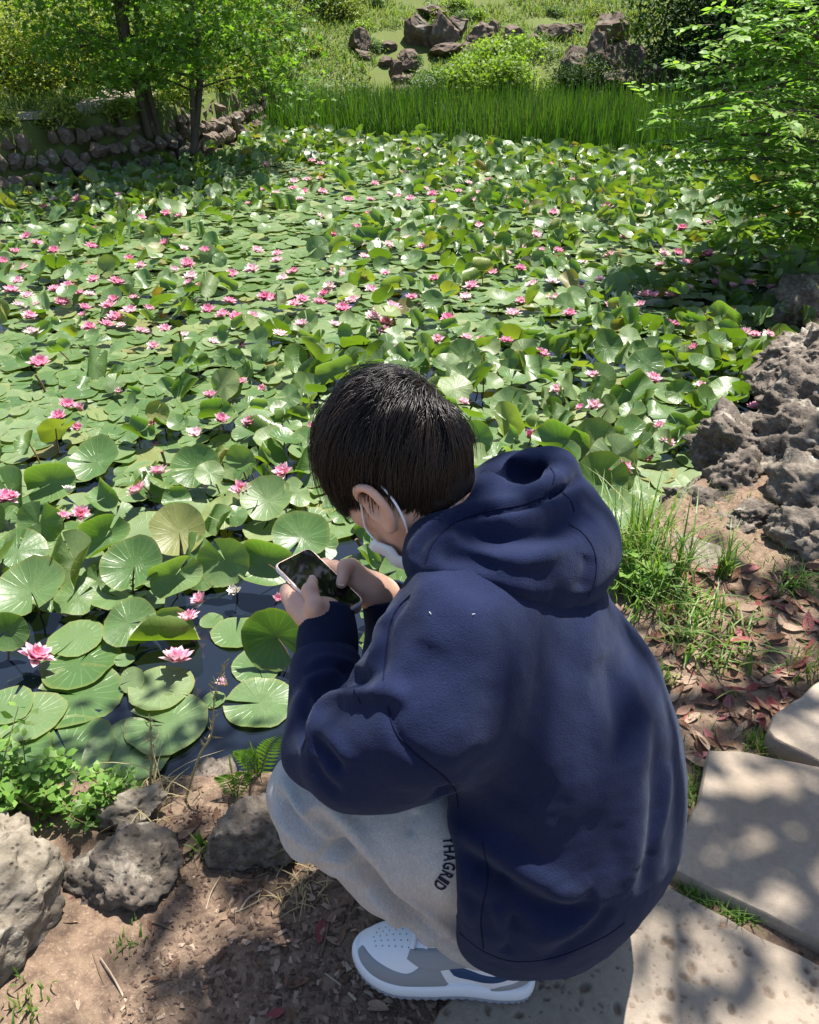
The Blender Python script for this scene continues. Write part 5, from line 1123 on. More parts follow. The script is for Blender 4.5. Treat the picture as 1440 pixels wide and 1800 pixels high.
for k in range(SEG):
    s_ = k/(SEG-1)
    rad = 1+ (vol*np.sin(min(s_*1.5, 1)*math.pi/2)*(1-.35*lowness)/.09)
    P[:, k] = SKC + pos*SK*rad[:, None] + np.stack([.012*nape, 0*nape, -.040*nape], 1)
    if prev is not None:   # hanging ends leave the skull and drop
        hang = np.clip((s_-.45)/.55, 0, 1)**1.3*(np.where(q[:, 0] > .1, 1.0, np.where(q[:, 0] < -.3, .75, .35)))
        P[:, k] = P[:, k]*(1-hang[:, None]*.8) + (prev + (P[:, k]-prev)*.3 + grav*(ln/SEG)[:, None]*.95 + jit*(ln/SEG)[:, None]*.35)*(hang[:, None]*.8)
    prev = P[:, k].copy()
    tang = pos-crown; tang = tang - pos*(tang*pos).sum(1)[:, None]; tang /= np.linalg.norm(tang, axis=1)[:, None]+.05
    swirl = np.cross(pos, tang)*.35
    dirn = tang + swirl + grav*.45 + jit + np.array([.35, 0, 0])*(q[:, 0:1] > -.1)
    dirn -= pos*(dirn*pos).sum(1)[:, None]; dirn /= np.linalg.norm(dirn, axis=1)[:, None]+1e-6
    pos = pos + dirn*(ln/SEG/.09)[:, None]; pos /= np.linalg.norm(pos, axis=1)[:, None]
W = HC + P@HB; tn = np.gradient(W, axis=1); tn /= np.linalg.norm(tn, axis=2)[:, :, None]+1e-9
out = W-(HC+SKC@HB); sd = np.cross(tn, out); sd /= np.linalg.norm(sd, axis=2)[:, :, None]+1e-9; up3 = np.cross(sd, tn)
wid = (.00050*np.interp(np.linspace(0, 1, SEG), [0, .25, .7, 1], [.9, 1.1, .85, .15]))[None, :, None]*(.8+.6*rng.random((NS, 1, 1)))
ring = np.stack([W-sd*wid, W+sd*wid, W+up3*wid*.9], 2)         # three-sided strands
VV = ring.reshape(-1, 3); base = (np.arange(NS)*SEG*3)[:, None, None]+ (np.arange(SEG-1)*3)[None, :, None]
FF = []
for a, b in ((0, 1), (1, 2), (2, 0)): FF.append(np.stack([base[..., 0]+a, base[..., 0]+b, base[..., 0]+b+3, base[..., 0]+a+3], -1).reshape(-1, 4))
hairacc = Acc(); hairacc.add(VV, np.concatenate(FF), np.repeat(np.clip(.5*rng.random(NS)+.3*vnoise(clump*4, 77)+.25, 0, .98), SEG*3))
hair = link('hair', hairacc.mesh('hair', 'hair_dark'), person)
link('hair_roots', cap.mesh('hair_roots', 'hair_root'), hair)

# ---- phone (held: a thing of its own)
phone = empty('smartphone'); M4 = Matrix.Identity(4)
for i in range(3): M4[i][0], M4[i][1], M4[i][2], M4[i][3] = PE2[i], PE1[i], PN[i], PC[i]
phone.matrix_world = M4
tag(phone, 'smartphone with dark screen and pale case held in both hands', 'phone')
def rbox(wx, wy, r, z0, z1, name, mat, bev=.0012, parent=phone):
    n = 8; pts = []
    for cx, cy, a0 in ((wx-r, wy-r, 0), (-wx+r, wy-r, 90), (-wx+r, -wy+r, 180), (wx-r, -wy+r, 270)):
        for i in range(n+1): a = math.radians(a0+90*i/n); pts.append((cx+r*math.cos(a), cy+r*math.sin(a)))
    P = np.array(pts); k = len(P); C = P.mean(0); L_ = []
    for z, s in ((z0, bev), (z0+bev, 0), (z1-bev, 0), (z1, bev)):
        dd = P/np.abs(P).max()*s; L_.append(np.concatenate([P-dd, np.full((k, 1), z)], 1))
    V = np.concatenate(L_); j = np.arange(k); F = np.concatenate([np.stack([i*k+j, i*k+(j+1) % k, (i+1)*k+(j+1) % k, (i+1)*k+j], 1) for i in range(3)])
    me = bpy.data.meshes.new(name); me.from_pydata([tuple(v) for v in V], [], [tuple(f) for f in F]+[tuple(range(k))[::-1], tuple(range(3*k, 4*k))]); me.materials.append(MATS[mat])
    return link(name, me, parent)
plain('case_clear', (.72, .72, .74), .25, .5, Coat_Weight=.4); plain('screen_glass', (.004, .004, .005), .03, .6); plain('bezel', (.008, .008, .01), .1, .5); plain('metal_rose', (.62, .45, .38), .3, .5, Metallic=.9)
rbox(.0345, .0705, .010, -.0052, .0040, 'case', 'case_clear', .0018)
rbox(.0332, .0690, .0095, -.0030, .0046, 'frame', 'metal_rose', .0006)
scr = rbox(.0318, .0676, .0085, .0010, .0050, 'screen', 'screen_glass', .0004)
A = Acc(); th = np.arange(25)*2*math.pi/24; tube(A, np.stack([.0052*np.cos(th), -.0600+.0052*np.sin(th), np.full(25, .0051)], 1), .0004, 6, cap=False); link('home_button', A.mesh('home_button', 'metal_rose'), scr)
rbox(.0055, .0008, .0006, .0045, .0054, 'earpiece', 'bezel', .0001, scr).location = (0, .0605, 0)
rbox(.0008, .006, .0006, -.0015, .0015, 'volume_button', 'metal_rose', .0003).location = (-.0349, .030, 0)

plain('lint_fibre', (.75, .75, .72), .8, .2)
for (px, py, ln, az) in ((757, 1078, .0042, .7), (832, 1080, .004, 1.6)):
    h = BV_HOODIE.ray_cast(Vector((0, 0, CAMH)), Vector(ray(px, py)).normalized())
    c = np.array(h[0]+h[1]*.0012); d = unit(np.cross(np.array(h[1]), [math.cos(az), .3, math.sin(az)])); A = Acc(); tube(A, [c-d*ln/2, c+d*ln*.1+np.array(h[1])*.001, c+d*ln/2], [.0002, .00035, .0002], 5)
    tag(link('lint', A.mesh('lint', 'lint_fibre')), 'tiny white speck of lint on the shoulder of the navy hoodie', 'lint', 'lint specks on the hoodie')
# ================================================================== near bank: stones, slabs, leaves, plants
gn = np.random.default_rng(91)
stone_mat('lava_pale', (.12, .10, .075), (.20, .17, .13), (.28, .245, .195), 1.0, (.40, .38, .33), .9)
stone_mat('lava_dark', (.070, .056, .046), (.135, .112, .09), (.25, .212, .172), .9, (.36, .325, .265), .9)
stone_mat('lava_lichen', (.085, .07, .055), (.15, .125, .10), (.23, .20, .165), .6, (.40, .38, .33), 1.2)
near_rocks = [((-.800, .80, .045), (.165, .235, .205), 'lava_pale', 6, .35, .10, 'large pale pitted boulder beside the leafy weeds'), ((-.548, .955, -.022), (.098, .11, .105), 'lava_dark', 5, .6, .20, 'split dark rock next to the pale boulder'), ((-.575, 1.075, .03), (.085, .05, .045), 'lava_pale', 5, .8, .2, 'flat pale rock slab on top of the split dark rock'),
    ((-.300, 1.045, .015), (.085, .11, .095), 'lava_dark', 5, .5, .16, 'rounded brown rock right by the bent knee'), ((-.43, 1.19, -.06), (.10, .09, .06), 'lava_dark', 5, .7, .2, 'low crumbling rock at the waterline behind the dry stalks'), ((-.15, 1.36, -.14), (.11, .09, .09), 'lava_dark', 5, .6, .18, 'rock at the waterline below the fern'),
    ((1.60, 2.90, .02), (.34, .36, .26), 'lava_dark', 6, .7, .24, 'big jagged outcrop rock above the lily pads'), ((1.24, 2.66, -.04), (.21, .20, .17), 'lava_dark', 6, .6, .26, 'craggy brown rock with dark hollows at the pond edge'), ((1.28, 2.27, .05), (.13, .11, .10), 'lava_lichen', 5, .5, .2, 'lichen-grey rock resting behind another grey rock'), ((1.20, 2.06, .03), (.11, .09, .09), 'lava_lichen', 5, .5, .2, 'round lichen-spotted rock at the edge of the leaf litter'),
    ((1.00, 2.33, -.05), (.14, .12, .095), 'lava_dark', 5, .7, .26, 'low brown rock next to the tall grass tuft'), ((1.11, 2.20, .01), (.09, .07, .06), 'lava_dark', 5, .7, .2, 'small brown stone wedged by the lichen rocks'), ((2.02, 3.98, -.14), (.32, .34, .17), 'lava_dark', 6, .6, .22, 'shaded ledge of rock reaching into the pads'), ((.905, 2.07, -.035), (.13, .09, .045), 'lava_pale', 5, .8, .15, 'flat grey stone sunk in the bank by the grass tuft'),
    ((2.62, 5.15, -.02), (.34, .42, .26), 'lava_dark', 5, .6, .2, 'dark boulder on the shaded bank beneath the leafy tree'), ((1.47, 2.48, .05), (.18, .17, .15), 'lava_lichen', 5, .6, .22, 'pale weathered rock on top of the outcrop'), ((1.78, 3.40, -.02), (.28, .28, .18), 'lava_dark', 6, .8, .26, 'broken rock running down to the pads from the outcrop'), ((1.06, 2.48, -.10), (.10, .10, .10), 'lava_dark', 5, .7, .26, 'dark hollowed stone beside the water under the outcrop'), ((1.37, 2.36, .10), (.09, .08, .06), 'lava_dark', 5, .7, .24, 'small broken stone lodged on the outcrop'), ((1.15, 2.43, -.01), (.13, .12, .10), 'lava_dark', 5, .7, .26, 'craggy stone filling the gap below the outcrop'), ((1.34, 2.58, .06), (.15, .13, .13), 'lava_dark', 5, .7, .26, 'broken stone in the middle of the outcrop'), ((1.04, 2.17, -.02), (.085, .075, .05), 'lava_dark', 5, .7, .2, 'low stone at the foot of the outcrop by the grass'), ((1.55, 2.28, .08), (.16, .14, .13), 'lava_lichen', 5, .6, .2, 'grey stone beyond the two lichen rocks')]
for k, (c, s_, m_, sub, ag, rg, lb) in enumerate(near_rocks):
    V, F = rock_v(sub, 900+k*7, s_[0], s_[1], s_[2], ag, rg, 2.0, .06 if rg > .15 else .03); sm = min(s_); N_ = V/np.linalg.norm(V, axis=1)[:, None]
    V = V+N_*(sm*.05*fbm(V/sm*5.5, 4, k))[:, None]+N_*(-sm*.05*np.maximum(vnoise(V/.012, k+3)-.25, 0))[:, None]
    o = link('rock', mesh_np('rock', V, F, m_, True), None, (c[0], c[1], c[2]+H(c[0], c[1])*.6), (0, 0, gn.uniform(0, 6.28) if k not in (0, 2) else .2*k)); tag(o, lb, 'rock', 'rocks along the near bank')

# ---- flagstones
from mathutils.geometry import delaunay_2d_cdt
t = NT('flagstone'); p = t.pos(); n1 = t.noise(3.2, 5, p, .6); n2 = t.noise(60, 5, p, .7); col = t.mix(t.ramp(n1, [(.3, 0), (.7, 1)]), (.235, .19, .145), (.325, .275, .22)); col = t.mix(t.ramp(n2, [(.45, 0), (.75, .6)]), col, (.185, .15, .115)); col = t.mix(t.math('MULTIPLY', t.attr('tint'), .7), col, (.15, .11, .08))
t.done(t.pr(col, .9, .2, t.bump(t.noise(240, 4, p, .7), .35, .002, t.bump(n2, .3, .006))))
def slab(pxs, z, thick, pits, label, seed):
    g = np.random.default_rng(seed); base = np.array([at_z(a_, b_, z)[:2] for a_, b_ in pxs]); n = len(base); per = []
    for k in range(n):
        a_, b_ = base[k], base[(k+1) % n]; m_ = max(2, int(np.linalg.norm(b_-a_)/.02)); nr = np.array([b_[1]-a_[1], a_[0]-b_[0]])/np.linalg.norm(b_-a_)
        for q in range(m_): pt = a_+(b_-a_)*q/m_; per.append(pt+nr*(.005*fbm(np.array([[pt[0]*14, pt[1]*14, seed]]), 3, 2)[0]))
    per = np.array(per); c = per.mean(0); area = np.sum(per[:, 0]*np.roll(per[:, 1], -1)-np.roll(per[:, 0], -1)*per[:, 1]); per = per if area > 0 else per[::-1]
    tgp = np.roll(per, -1, 0)-np.roll(per, 1, 0); nrm = np.stack([tgp[:, 1], -tgp[:, 0]], 1); nrm /= np.linalg.norm(nrm, axis=1)[:, None]; inn = per-nrm*.004; step = .0040 if pits else .014
    lo, hi = inn.min(0), inn.max(0); gx, gy = np.meshgrid(np.arange(lo[0], hi[0], step), np.arange(lo[1], hi[1], step)); P = np.stack([gx.ravel(), gy.ravel()], 1)+g.normal(size=(gx.size, 2))*step*.12; P = P[sd_poly(P, inn) < -step*.6]
    if pits: P = P[(P[:, 1] > .36) & (P[:, 0] < .95)]
    m_ = len(inn); res = delaunay_2d_cdt([Vector(q) for q in np.concatenate([inn, P])], [(k, (k+1) % m_) for k in range(m_)], [], 1, 1e-6)
    V2 = np.array([v[:] for v in res[0]]); T = np.array([f for f in res[2] if len(f) == 3]); Z = z+.0022*fbm(np.concatenate([V2*5, V2[:, :1]*0], 1), 3, seed); tint = np.zeros(len(V2))
    if pits:
        for k in range(pits):
            pc_ = P[g.integers(len(P))]; ra = .0013+.0044*g.random()**2.2; an = g.uniform(0, 3.1); dxy = V2-pc_; u = dxy@[math.cos(an), math.sin(an)]; v = dxy@[-math.sin(an), math.cos(an)]; e = np.sqrt((u/1.5)**2+(v)**2)/ra; s_ = sstep(1.25, .6, e*(1+.35*math.sin(k))); Z -= s_*ra*1.15; tint = np.maximum(tint, s_)
    V = np.concatenate([V2, Z[:, None]], 1); A = Acc(); A.add(V, T, tint)
    e0 = np.array([V[np.argmin(((V2-q)**2).sum(1))] for q in inn]); r1 = np.concatenate([per, np.full((m_, 1), z-.005)], 1); r2 = np.concatenate([per, np.full((m_, 1), z-thick)], 1); j = np.arange(m_); A.add(np.concatenate([e0, r1, r2]), np.concatenate([np.stack([(j+1) % m_, j, m_+j, m_+(j+1) % m_], 1), np.stack([m_+(j+1) % m_, m_+j, 2*m_+j, 2*m_+(j+1) % m_], 1)]), 0)
    return tag(link('flagstone', A.mesh('flagstone', 'flagstone', True)), label, 'flagstone', 'flagstones of the path')
slab([(772, 1772), (850, 1690), (1000, 1598), (1130, 1553), (1175, 1557), (1300, 1622), (1445, 1697), (1600, 1790), (1620, 1960), (720, 1960), (755, 1810)], .003, .06, 420, 'pitted flagstone with many small holes under the shoe heel', 1)
slab([(1245, 1317), (1330, 1322), (1440, 1345), (1530, 1372), (1600, 1480), (1580, 1730), (1440, 1652), (1300, 1585), (1188, 1530), (1180, 1490), (1212, 1440), (1238, 1372)], .018, .06, 0, 'smooth flagstone lying between the pitted one and the leaf litter', 2)
slab([(1350, 1283), (1362, 1258), (1440, 1195), (1530, 1150), (1640, 1250), (1580, 1400), (1440, 1337), (1360, 1297)], .020, .06, 0, 'smooth flagstone with a blunt corner bordered by grass', 3)

# ---- fallen leaves: each a thing
LV, LF = [], []
for i_ in range(9):
    u = i_/8; w_ = .19*math.sin(math.pi*u**.85)**.9+.004
    for s_ in (-1, 0, 1): LV.append((u-.5, s_*w_, .10*abs(s_)*w_*4+.10*(u-.5)**2*(1 if s_ == 0 else .9)))
LF = [(i_*3+j_, i_*3+j_+1, (i_+1)*3+j_+1, (i_+1)*3+j_) for i_ in range(8) for j_ in (0, 1)]
def dry_mat(name, cols):
    t = NT(name); f = t.n('ObjectInfo').outputs['Random']; c = t.ramp(f, [(k/(len(cols)-1), q) for k, q in enumerate(cols)]); c = t.mix(t.math('MULTIPLY', t.noise(9, 4, t.obj()), .6), c, tuple(x*.5 for x in cols[0])); p_ = t.pr(c, .7, .25, t.bump(t.noise(14, 3, t.obj()), .4, .02)); tr = t.n('BsdfTranslucent'); t.val(tr.inputs[0], c); mx = t.n('MixShader'); mx.inputs[0].default_value = .2; t.l(p_, mx.inputs[1]); t.l(tr.outputs[0], mx.inputs[2]); return t.done(mx.outputs[0])
dry_mat('dry_brown', [(.17, .085, .05), (.27, .15, .095), (.34, .21, .15)]); dry_mat('dry_tan', [(.36, .24, .16), (.45, .31, .22), (.52, .38, .28)]); dry_mat('dry_red', [(.30, .075, .07), (.38, .13, .125), (.38, .18, .19)])
def leafm(m_, seed):
    g = np.random.default_rng(seed); V = np.array(LV); cu = g.uniform(-.35, .5); tw = g.uniform(-.5, .5); V[:, 2] += cu*V[:, 0]**2+tw*V[:, 0]*V[:, 1]; V[:, 1] *= g.uniform(.62, 1.05); V[:, 1] += g.uniform(-.25, .25)*V[:, 0]**2
    return mesh_np('fallen_leaf', V, np.array(LF), m_)
LM = {m_: [leafm(m_, 40+k) for k in range(6)] for m_ in ('dry_brown', 'dry_tan', 'dry_red')}
LLB = {'dry_brown': 'brown', 'dry_tan': 'pale tan', 'dry_red': 'pinkish red'}
SLABS = [np.array([at_z(a_, b_, 0)[:2] for a_, b_ in q]) for q in ([(1245, 1317), (1440, 1345), (1580, 1730), (1440, 1652), (1188, 1530), (1180, 1490), (1238, 1372)], [(1350, 1283), (1440, 1195), (1640, 1250), (1580, 1400), (1360, 1297)], [(772, 1772), (850, 1690), (1000, 1598), (1130, 1553), (1175, 1557), (1445, 1697), (1620, 1960), (720, 1960)])]
def fallen(px, py, ln, m_, where, up=.006, az=None):
    p = hit(px, py, .2, 6); L_ = ln*pix(p)[2]/FPX; o = link('fallen_leaf', LM[m_][gn.integers(6)], None, (p[0], p[1], p[2]+up), (gn.normal()*.28, gn.normal()*.28, gn.uniform(0, 6.28) if az is None else az), L_); tag(o, LLB[m_]+' dry leaf fallen on '+where, 'leaf', LLB[m_]+' leaves fallen on '+where)
bank = 'the bank by the flagstones'
for px, py, ln, m_ in [(1240, 1215, 60, 'dry_red'), (1275, 1250, 58, 'dry_red'), (1320, 1213, 34, 'dry_red'), (1208, 1262, 30, 'dry_red'), (1264, 1258, 34, 'dry_red'), (1210, 1180, 46, 'dry_red'), (1360, 1195, 52, 'dry_tan'), (1330, 1065, 46, 'dry_red'), (1380, 1020, 40, 'dry_red'), (1405, 1072, 40, 'dry_red'), (1420, 1100, 50, 'dry_red'), (1233, 948, 22, 'dry_red'), (1222, 1222, 50, 'dry_tan'), (1205, 1205, 46, 'dry_tan'), (1175, 1235, 52, 'dry_tan'), (1230, 1150, 50, 'dry_tan'), (1180, 1345, 46, 'dry_tan'), (1225, 1300, 46, 'dry_tan')]: fallen(px, py, ln, m_, bank)
cnt = 0
while cnt < 240:
    px, py = gn.uniform(1120, 1470), gn.uniform(1000, 1350); p = at_z(px, py, 0)
    if px < 1120+(py-1000)*.27 or any(sd_poly(p[None, :2], q)[0] < .01 for q in SLABS): continue
    fallen(px, py, gn.uniform(24, 54), gn.choice(['dry_brown', 'dry_brown', 'dry_brown', 'dry_tan', 'dry_tan', 'dry_red']), bank, gn.uniform(.003, .012)); cnt += 1
dirt_ = 'the bare dirt by the rocks'
for px, py, ln, m_ in [(335, 1552, 44, 'dry_tan'), (120, 1625, 40, 'dry_tan'), (140, 1540, 44, 'dry_brown'), (125, 1580, 40, 'dry_red'), (150, 1530, 36, 'dry_brown'), (562, 1642, 50, 'dry_red'), (595, 1612, 50, 'dry_tan'), (385, 1690, 52, 'dry_brown'), (485, 1785, 40, 'dry_red'), (515, 1790, 44, 'dry_brown'), (520, 1735, 56, 'dry_brown'), (660, 1772, 60, 'dry_tan'), (525, 1520, 40, 'dry_brown'), (545, 1582, 34, 'dry_tan'), (400, 1612, 36, 'dry_tan'), (250, 1590, 30, 'dry_tan'), (620, 1585, 36, 'dry_brown'), (300, 1445, 40, 'dry_brown'), (325, 1470, 44, 'dry_tan'), (345, 1450, 44, 'dry_brown'), (335, 1490, 46, 'dry_tan'), (310, 1500, 40, 'dry_brown'), (350, 1510, 50, 'dry_tan'), (360, 1475, 40, 'dry_brown'), (380, 1440, 36, 'dry_brown'), (290, 1470, 36, 'dry_tan'), (460, 1700, 40, 'dry_brown'), (600, 1700, 44, 'dry_brown'), (430, 1560, 30, 'dry_tan'), (590, 1660, 40, 'dry_tan'), (700, 1790, 40, 'dry_brown')]: fallen(px, py, ln, m_, dirt_)
for k in range(26): fallen(gn.uniform(120, 640), gn.uniform(1530, 1800), gn.uniform(16, 30), gn.choice(['dry_brown', 'dry_tan', 'dry_brown']), dirt_, .004)
# ---- twigs
plain('twig', (.14, .10, .07), .9, .1); plain('twig_pale', (.36, .29, .21), .9, .1)
for k in range(34):
    px, py = (gn.uniform(150, 640), gn.uniform(1560, 1800)) if k < 24 else (gn.uniform(1150, 1440), gn.uniform(1010, 1300)); p = hit(px, py, .2, 6); az = gn.uniform(0, 3.14); l = gn.uniform(.02, .06); d = np.array([math.cos(az), math.sin(az), .02]); A = Acc(); tube(A, spline([p-d*l+(0, 0, .004), p+gn.normal(size=3)*.004+(0, 0, .006), p+d*l+(0, 0, .005)], 6), np.linspace(.0022, .001, 6)*gn.uniform(.7, 1.4), 5)
    w_ = 'bare dirt' if k < 24 else 'leafy bank'; m_ = 'twig' if k % 3 else 'twig_pale'; tag(link('twig', A.mesh('twig', m_)), ('dark' if k % 3 else 'pale')+' dry twig lying on the '+w_, 'twig', ('dark' if k % 3 else 'pale')+' twigs on the '+w_)
# ---- fine litter
t = NT('litter'); t.done(t.pr(t.ramp(t.attr('tint'), [(0, (.07, .045, .032)), (.4, (.13, .085, .06)), (.8, (.22, .15, .11)), (1, (.36, .27, .20))]), .85, .2))
A = Acc(); n = 9000; P = np.concatenate([np.stack([gn.uniform(-.85, .25, n), gn.uniform(.55, 1.3, n)], 1), np.stack([gn.uniform(.55, 2.6, 9000), gn.uniform(.2, 2.9, 9000)], 1)]); keep = sd_poly(P, POND) > .06
for q in SLABS: keep &= sd_poly(P, q) > 0
dn = fbm(np.concatenate([P*5, P[:, :1]*0], 1), 3, 44); keep &= gn.random(len(P)) < .55+.9*dn
P = P[keep]; n = len(P); z = height(P); L_ = (.0015+.006*gn.random(n)**1.6)*np.where((P[:, 0] > -.35) & (P[:, 0] < .1) & (P[:, 1] < 1.1), 1.7, 1.0)
CH = (np.array([(-1, -.5, 0), (.8, -.35, .1), (1.1, .3, .05), (-.6, .55, .12), (0, 0, .4)]), np.array([[0, 1, 4], [1, 2, 4], [2, 3, 4], [3, 0, 4]]))
A.many(CH[0], CH[1], place(np.concatenate([P, z[:, None]+.001], 1), gn.normal(size=(n, 3))*.3+(0, 0, 1), gn.uniform(0, 6.28, n), L_), gn.random(n)**1.3)
o = kind(link('leaf_litter', A.mesh('leaf_litter', 'litter', False)), 'stuff'); o['label'] = 'fine crumbs of bark, twig and leaf scattered on the dirt'
# ---- pebbles
# ---- grass tufts and grass in the seams
leaf_mat('tuft_blade', [(.07, .16, .025), (.11, .22, .035), (.17, .27, .06), (.30, .30, .12)], .4, .45, .35); leaf_mat('straw', [(.36, .30, .15), (.46, .38, .21)], .25, .7, .2, (1, 1, .8))
def tuft(px, py, n, hgt, spread, label, seed, mat='tuft_blade', wid=.0028, lean=.6):
    g = np.random.default_rng(seed); c = hit(px, py, .3, 8); root = c; u = np.linspace(0, 1, 7); az = g.uniform(0, 6.28, n); L_ = hgt*g.uniform(.35, 1.1, n); b = np.array([c+np.array([g.normal()*spread, g.normal()*spread, -.005]) for k in range(n)]); b[:, 2] = height(b[:, :2])-.004
    b[:, 2] = np.maximum(b[:, 2], c[2]-.05); ln_ = lean*g.uniform(.1, 1.2, n); dx = np.stack([np.cos(az), np.sin(az), 0*az], 1); sv = np.stack([-np.sin(az), np.cos(az), 0*az], 1); wv = wid*np.array([.8, 1, 1, .9, .7, .45, .05])
    ctr = b[:, None]+dx[:, None]*(L_[:, None]*ln_[:, None]*u**2.1)[..., None]+np.array([0, 0, 1.])*(L_[:, None]*(u-.35*ln_[:, None]*u**3))[..., None]
    VV = np.stack([ctr-sv[:, None]*wv[None, :, None], ctr+sv[:, None]*wv[None, :, None]], 2).reshape(n*14, 3); F0 = np.array([[2*k, 2*k+1, 2*k+3, 2*k+2] for k in range(6)]); A = Acc(); A.add(VV, (F0[None]+(np.arange(n)*14)[:, None, None]).reshape(-1, 4), np.repeat(np.clip(g.random(n), 0, .99), 14))
    return tag(link('grass_tuft', A.mesh('grass_tuft', mat, False)), label, 'grass', 'grass tufts')
tuft(1105, 985, 170, .30, .055, 'tall grass tuft arching at the pond edge beside the hoodie', 1, lean=.7); tuft(1160, 1010, 100, .22, .05, 'grass tuft leaning over the flat grey stone', 2, lean=.9); tuft(1200, 1075, 110, .12, .06, 'short spreading grass patch among red leaves', 3, lean=1.2); tuft(1240, 1140, 130, .09, .07, 'sunlit short grass patch in the leaf litter', 4, lean=1.4); tuft(1120, 1050, 90, .13, .04, 'yellowing grass tuft beside the hoodie back', 5, lean=1.2)
tuft(1330, 1312, 70, .045, .018, 'tiny grass clump at the corner of a flagstone', 6, wid=.002); tuft(1165, 1195, 70, .05, .018, 'little grass clump close to the hoodie back', 7, wid=.002); tuft(220, 1660, 26, .03, .016, 'tiny grass sprout in the dirt by the boulder', 8, wid=.0018); tuft(40, 1785, 40, .05, .025, 'low grass clump at the boulder foot', 9, wid=.002); tuft(530, 1560, 60, .04, .03, 'dry flattened grass under the bent knee', 10, 'straw', .0014, 1.8); tuft(1270, 1015, 60, .16, .010, 'thin grass tuft in front of the brown stones', 11); tuft(1395, 1030, 60, .08, .025, 'short grass by the round lichen rock', 12, lean=1.3); tuft(270, 1420, 46, .10, .035, 'straw-coloured dead grass on the bank edge', 13, 'straw', .0014, 1.4); tuft(355, 1500, 18, .05, .012, 'small green sprout among dead leaves', 14, wid=.003); tuft(1200, 1390, 40, .03, .012, 'low moss and grass beside the smooth flagstone', 15, wid=.0018); tuft(1420, 1180, 60, .06, .03, 'short grass bordering the blunt flagstone', 16, wid=.002); tuft(900, 2000, 10, .02, .01, 'grass', 17) if False else None
A = Acc(); P = []
for a_, b_, n in (((1150, 1548), (1450, 1700), 520), ((1180, 1520), (1150, 1545), 60), ((1355, 1300), (1450, 1345), 130), ((1180, 1540), (1560, 1740), 260), ((1190, 1430), (1235, 1340), 120)):
    q0, q1 = at_z(*a_, 0)[:2], at_z(*b_, 0)[:2]; u = gn.random(n)[:, None]; P.append(q0+(q1-q0)*u+gn.normal(size=(n, 2))*.009)
P = np.concatenate(P+[np.stack([gn.uniform(.55, 1.7, 2600), gn.uniform(1.0, 2.4, 2600)], 1)]); P = P[sd_poly(P, POND) > .05]; kp = np.ones(len(P), bool)
for q in SLABS: kp &= sd_poly(P, q) > .0
P = P[kp]; P = P[fbm(np.concatenate([P*3.2, P[:, :1]*0], 1), 2, 64) > -.15]; A.add(*blades(0, P, .026, .0016, gn, 5, 1.2)); o = kind(link('grass', A.mesh('grass', 'tuft_blade', False)), 'stuff'); o['label'] = 'short sparse grass between the flagstones and leaf litter'
# ---- leafy weeds at the near shore
leaf_mat('weed_leaf', [(.09, .19, .03), (.14, .26, .045), (.20, .32, .07)], .4, .45, .35); plain('weed_stem', (.16, .15, .06), .7, .2)
def weed(px, py, hgt, n_st, label, seed, ls=.024):
    g = np.random.default_rng(seed); c = hit(px, py, .3, 6); root = empty('weed', tuple(c)); iv = Matrix.Translation(Vector(c)).inverted(); S_, L_ = Acc(), Acc(); M = []
    for k in range(n_st):
        az = g.uniform(0, 6.28); h_ = hgt*g.uniform(.45, 1.1); e = c+np.array([math.cos(az)*h_*.55, math.sin(az)*h_*.45, h_]); Q = spline([c+(g.normal()*.03, g.normal()*.03, -.02), (c+e)/2+g.normal(size=3)*.02, e], 12); tube(S_, Q, np.linspace(.0022, .0008, 12), 5)
        for q in range(2, 12):
            for s_ in range(2):
                a2 = g.uniform(0, 6.28); ax = unit(np.array([math.cos(a2), math.sin(a2), g.uniform(-.1, .6)])); nz = unit(np.cross(ax, np.cross([0, 0, 1.0]+g.normal(size=3)*.35, ax))); y_ = np.cross(nz, ax); s = ls*g.uniform(.6, 1.3); M.append(np.stack([ax*s, y_*s*1.25, nz*s, Q[q]+ax*.004], 1))
    L_.many(LEAF6[0], LEAF6[1], np.array(M), g.random(len(M))*.99); a_ = link('stems', S_.mesh('stems', 'weed_stem'), root); a_.matrix_parent_inverse = iv; b_ = link('leaves', L_.mesh('leaves', 'weed_leaf', False), root); b_.matrix_parent_inverse = iv; tag(root, label, 'weed', 'leafy weeds on the shore')
weed(30, 1410, .17, 9, 'bushy weed with small bright leaves above the pale boulder', 1); weed(100, 1425, .14, 8, 'leafy weed spilling over between boulder and split rock', 2); weed(150, 1440, .09, 6, 'low leafy weed hanging over the split dark rock', 3); weed(65, 1390, .16, 5, 'taller weed leaning out over the pads', 4); weed(-20, 1400, .20, 8, 'weed thicket at the side of the pale boulder', 5); weed(195, 1400, .11, 5, 'small weed sprig near the open water', 6, .020); weed(245, 1395, .09, 3, 'thin weed sprig beside the straw-coloured grass', 7, .016); weed(1115, 1040, .10, 3, 'broad-leaved weed in the grass by the hoodie', 8, .045)
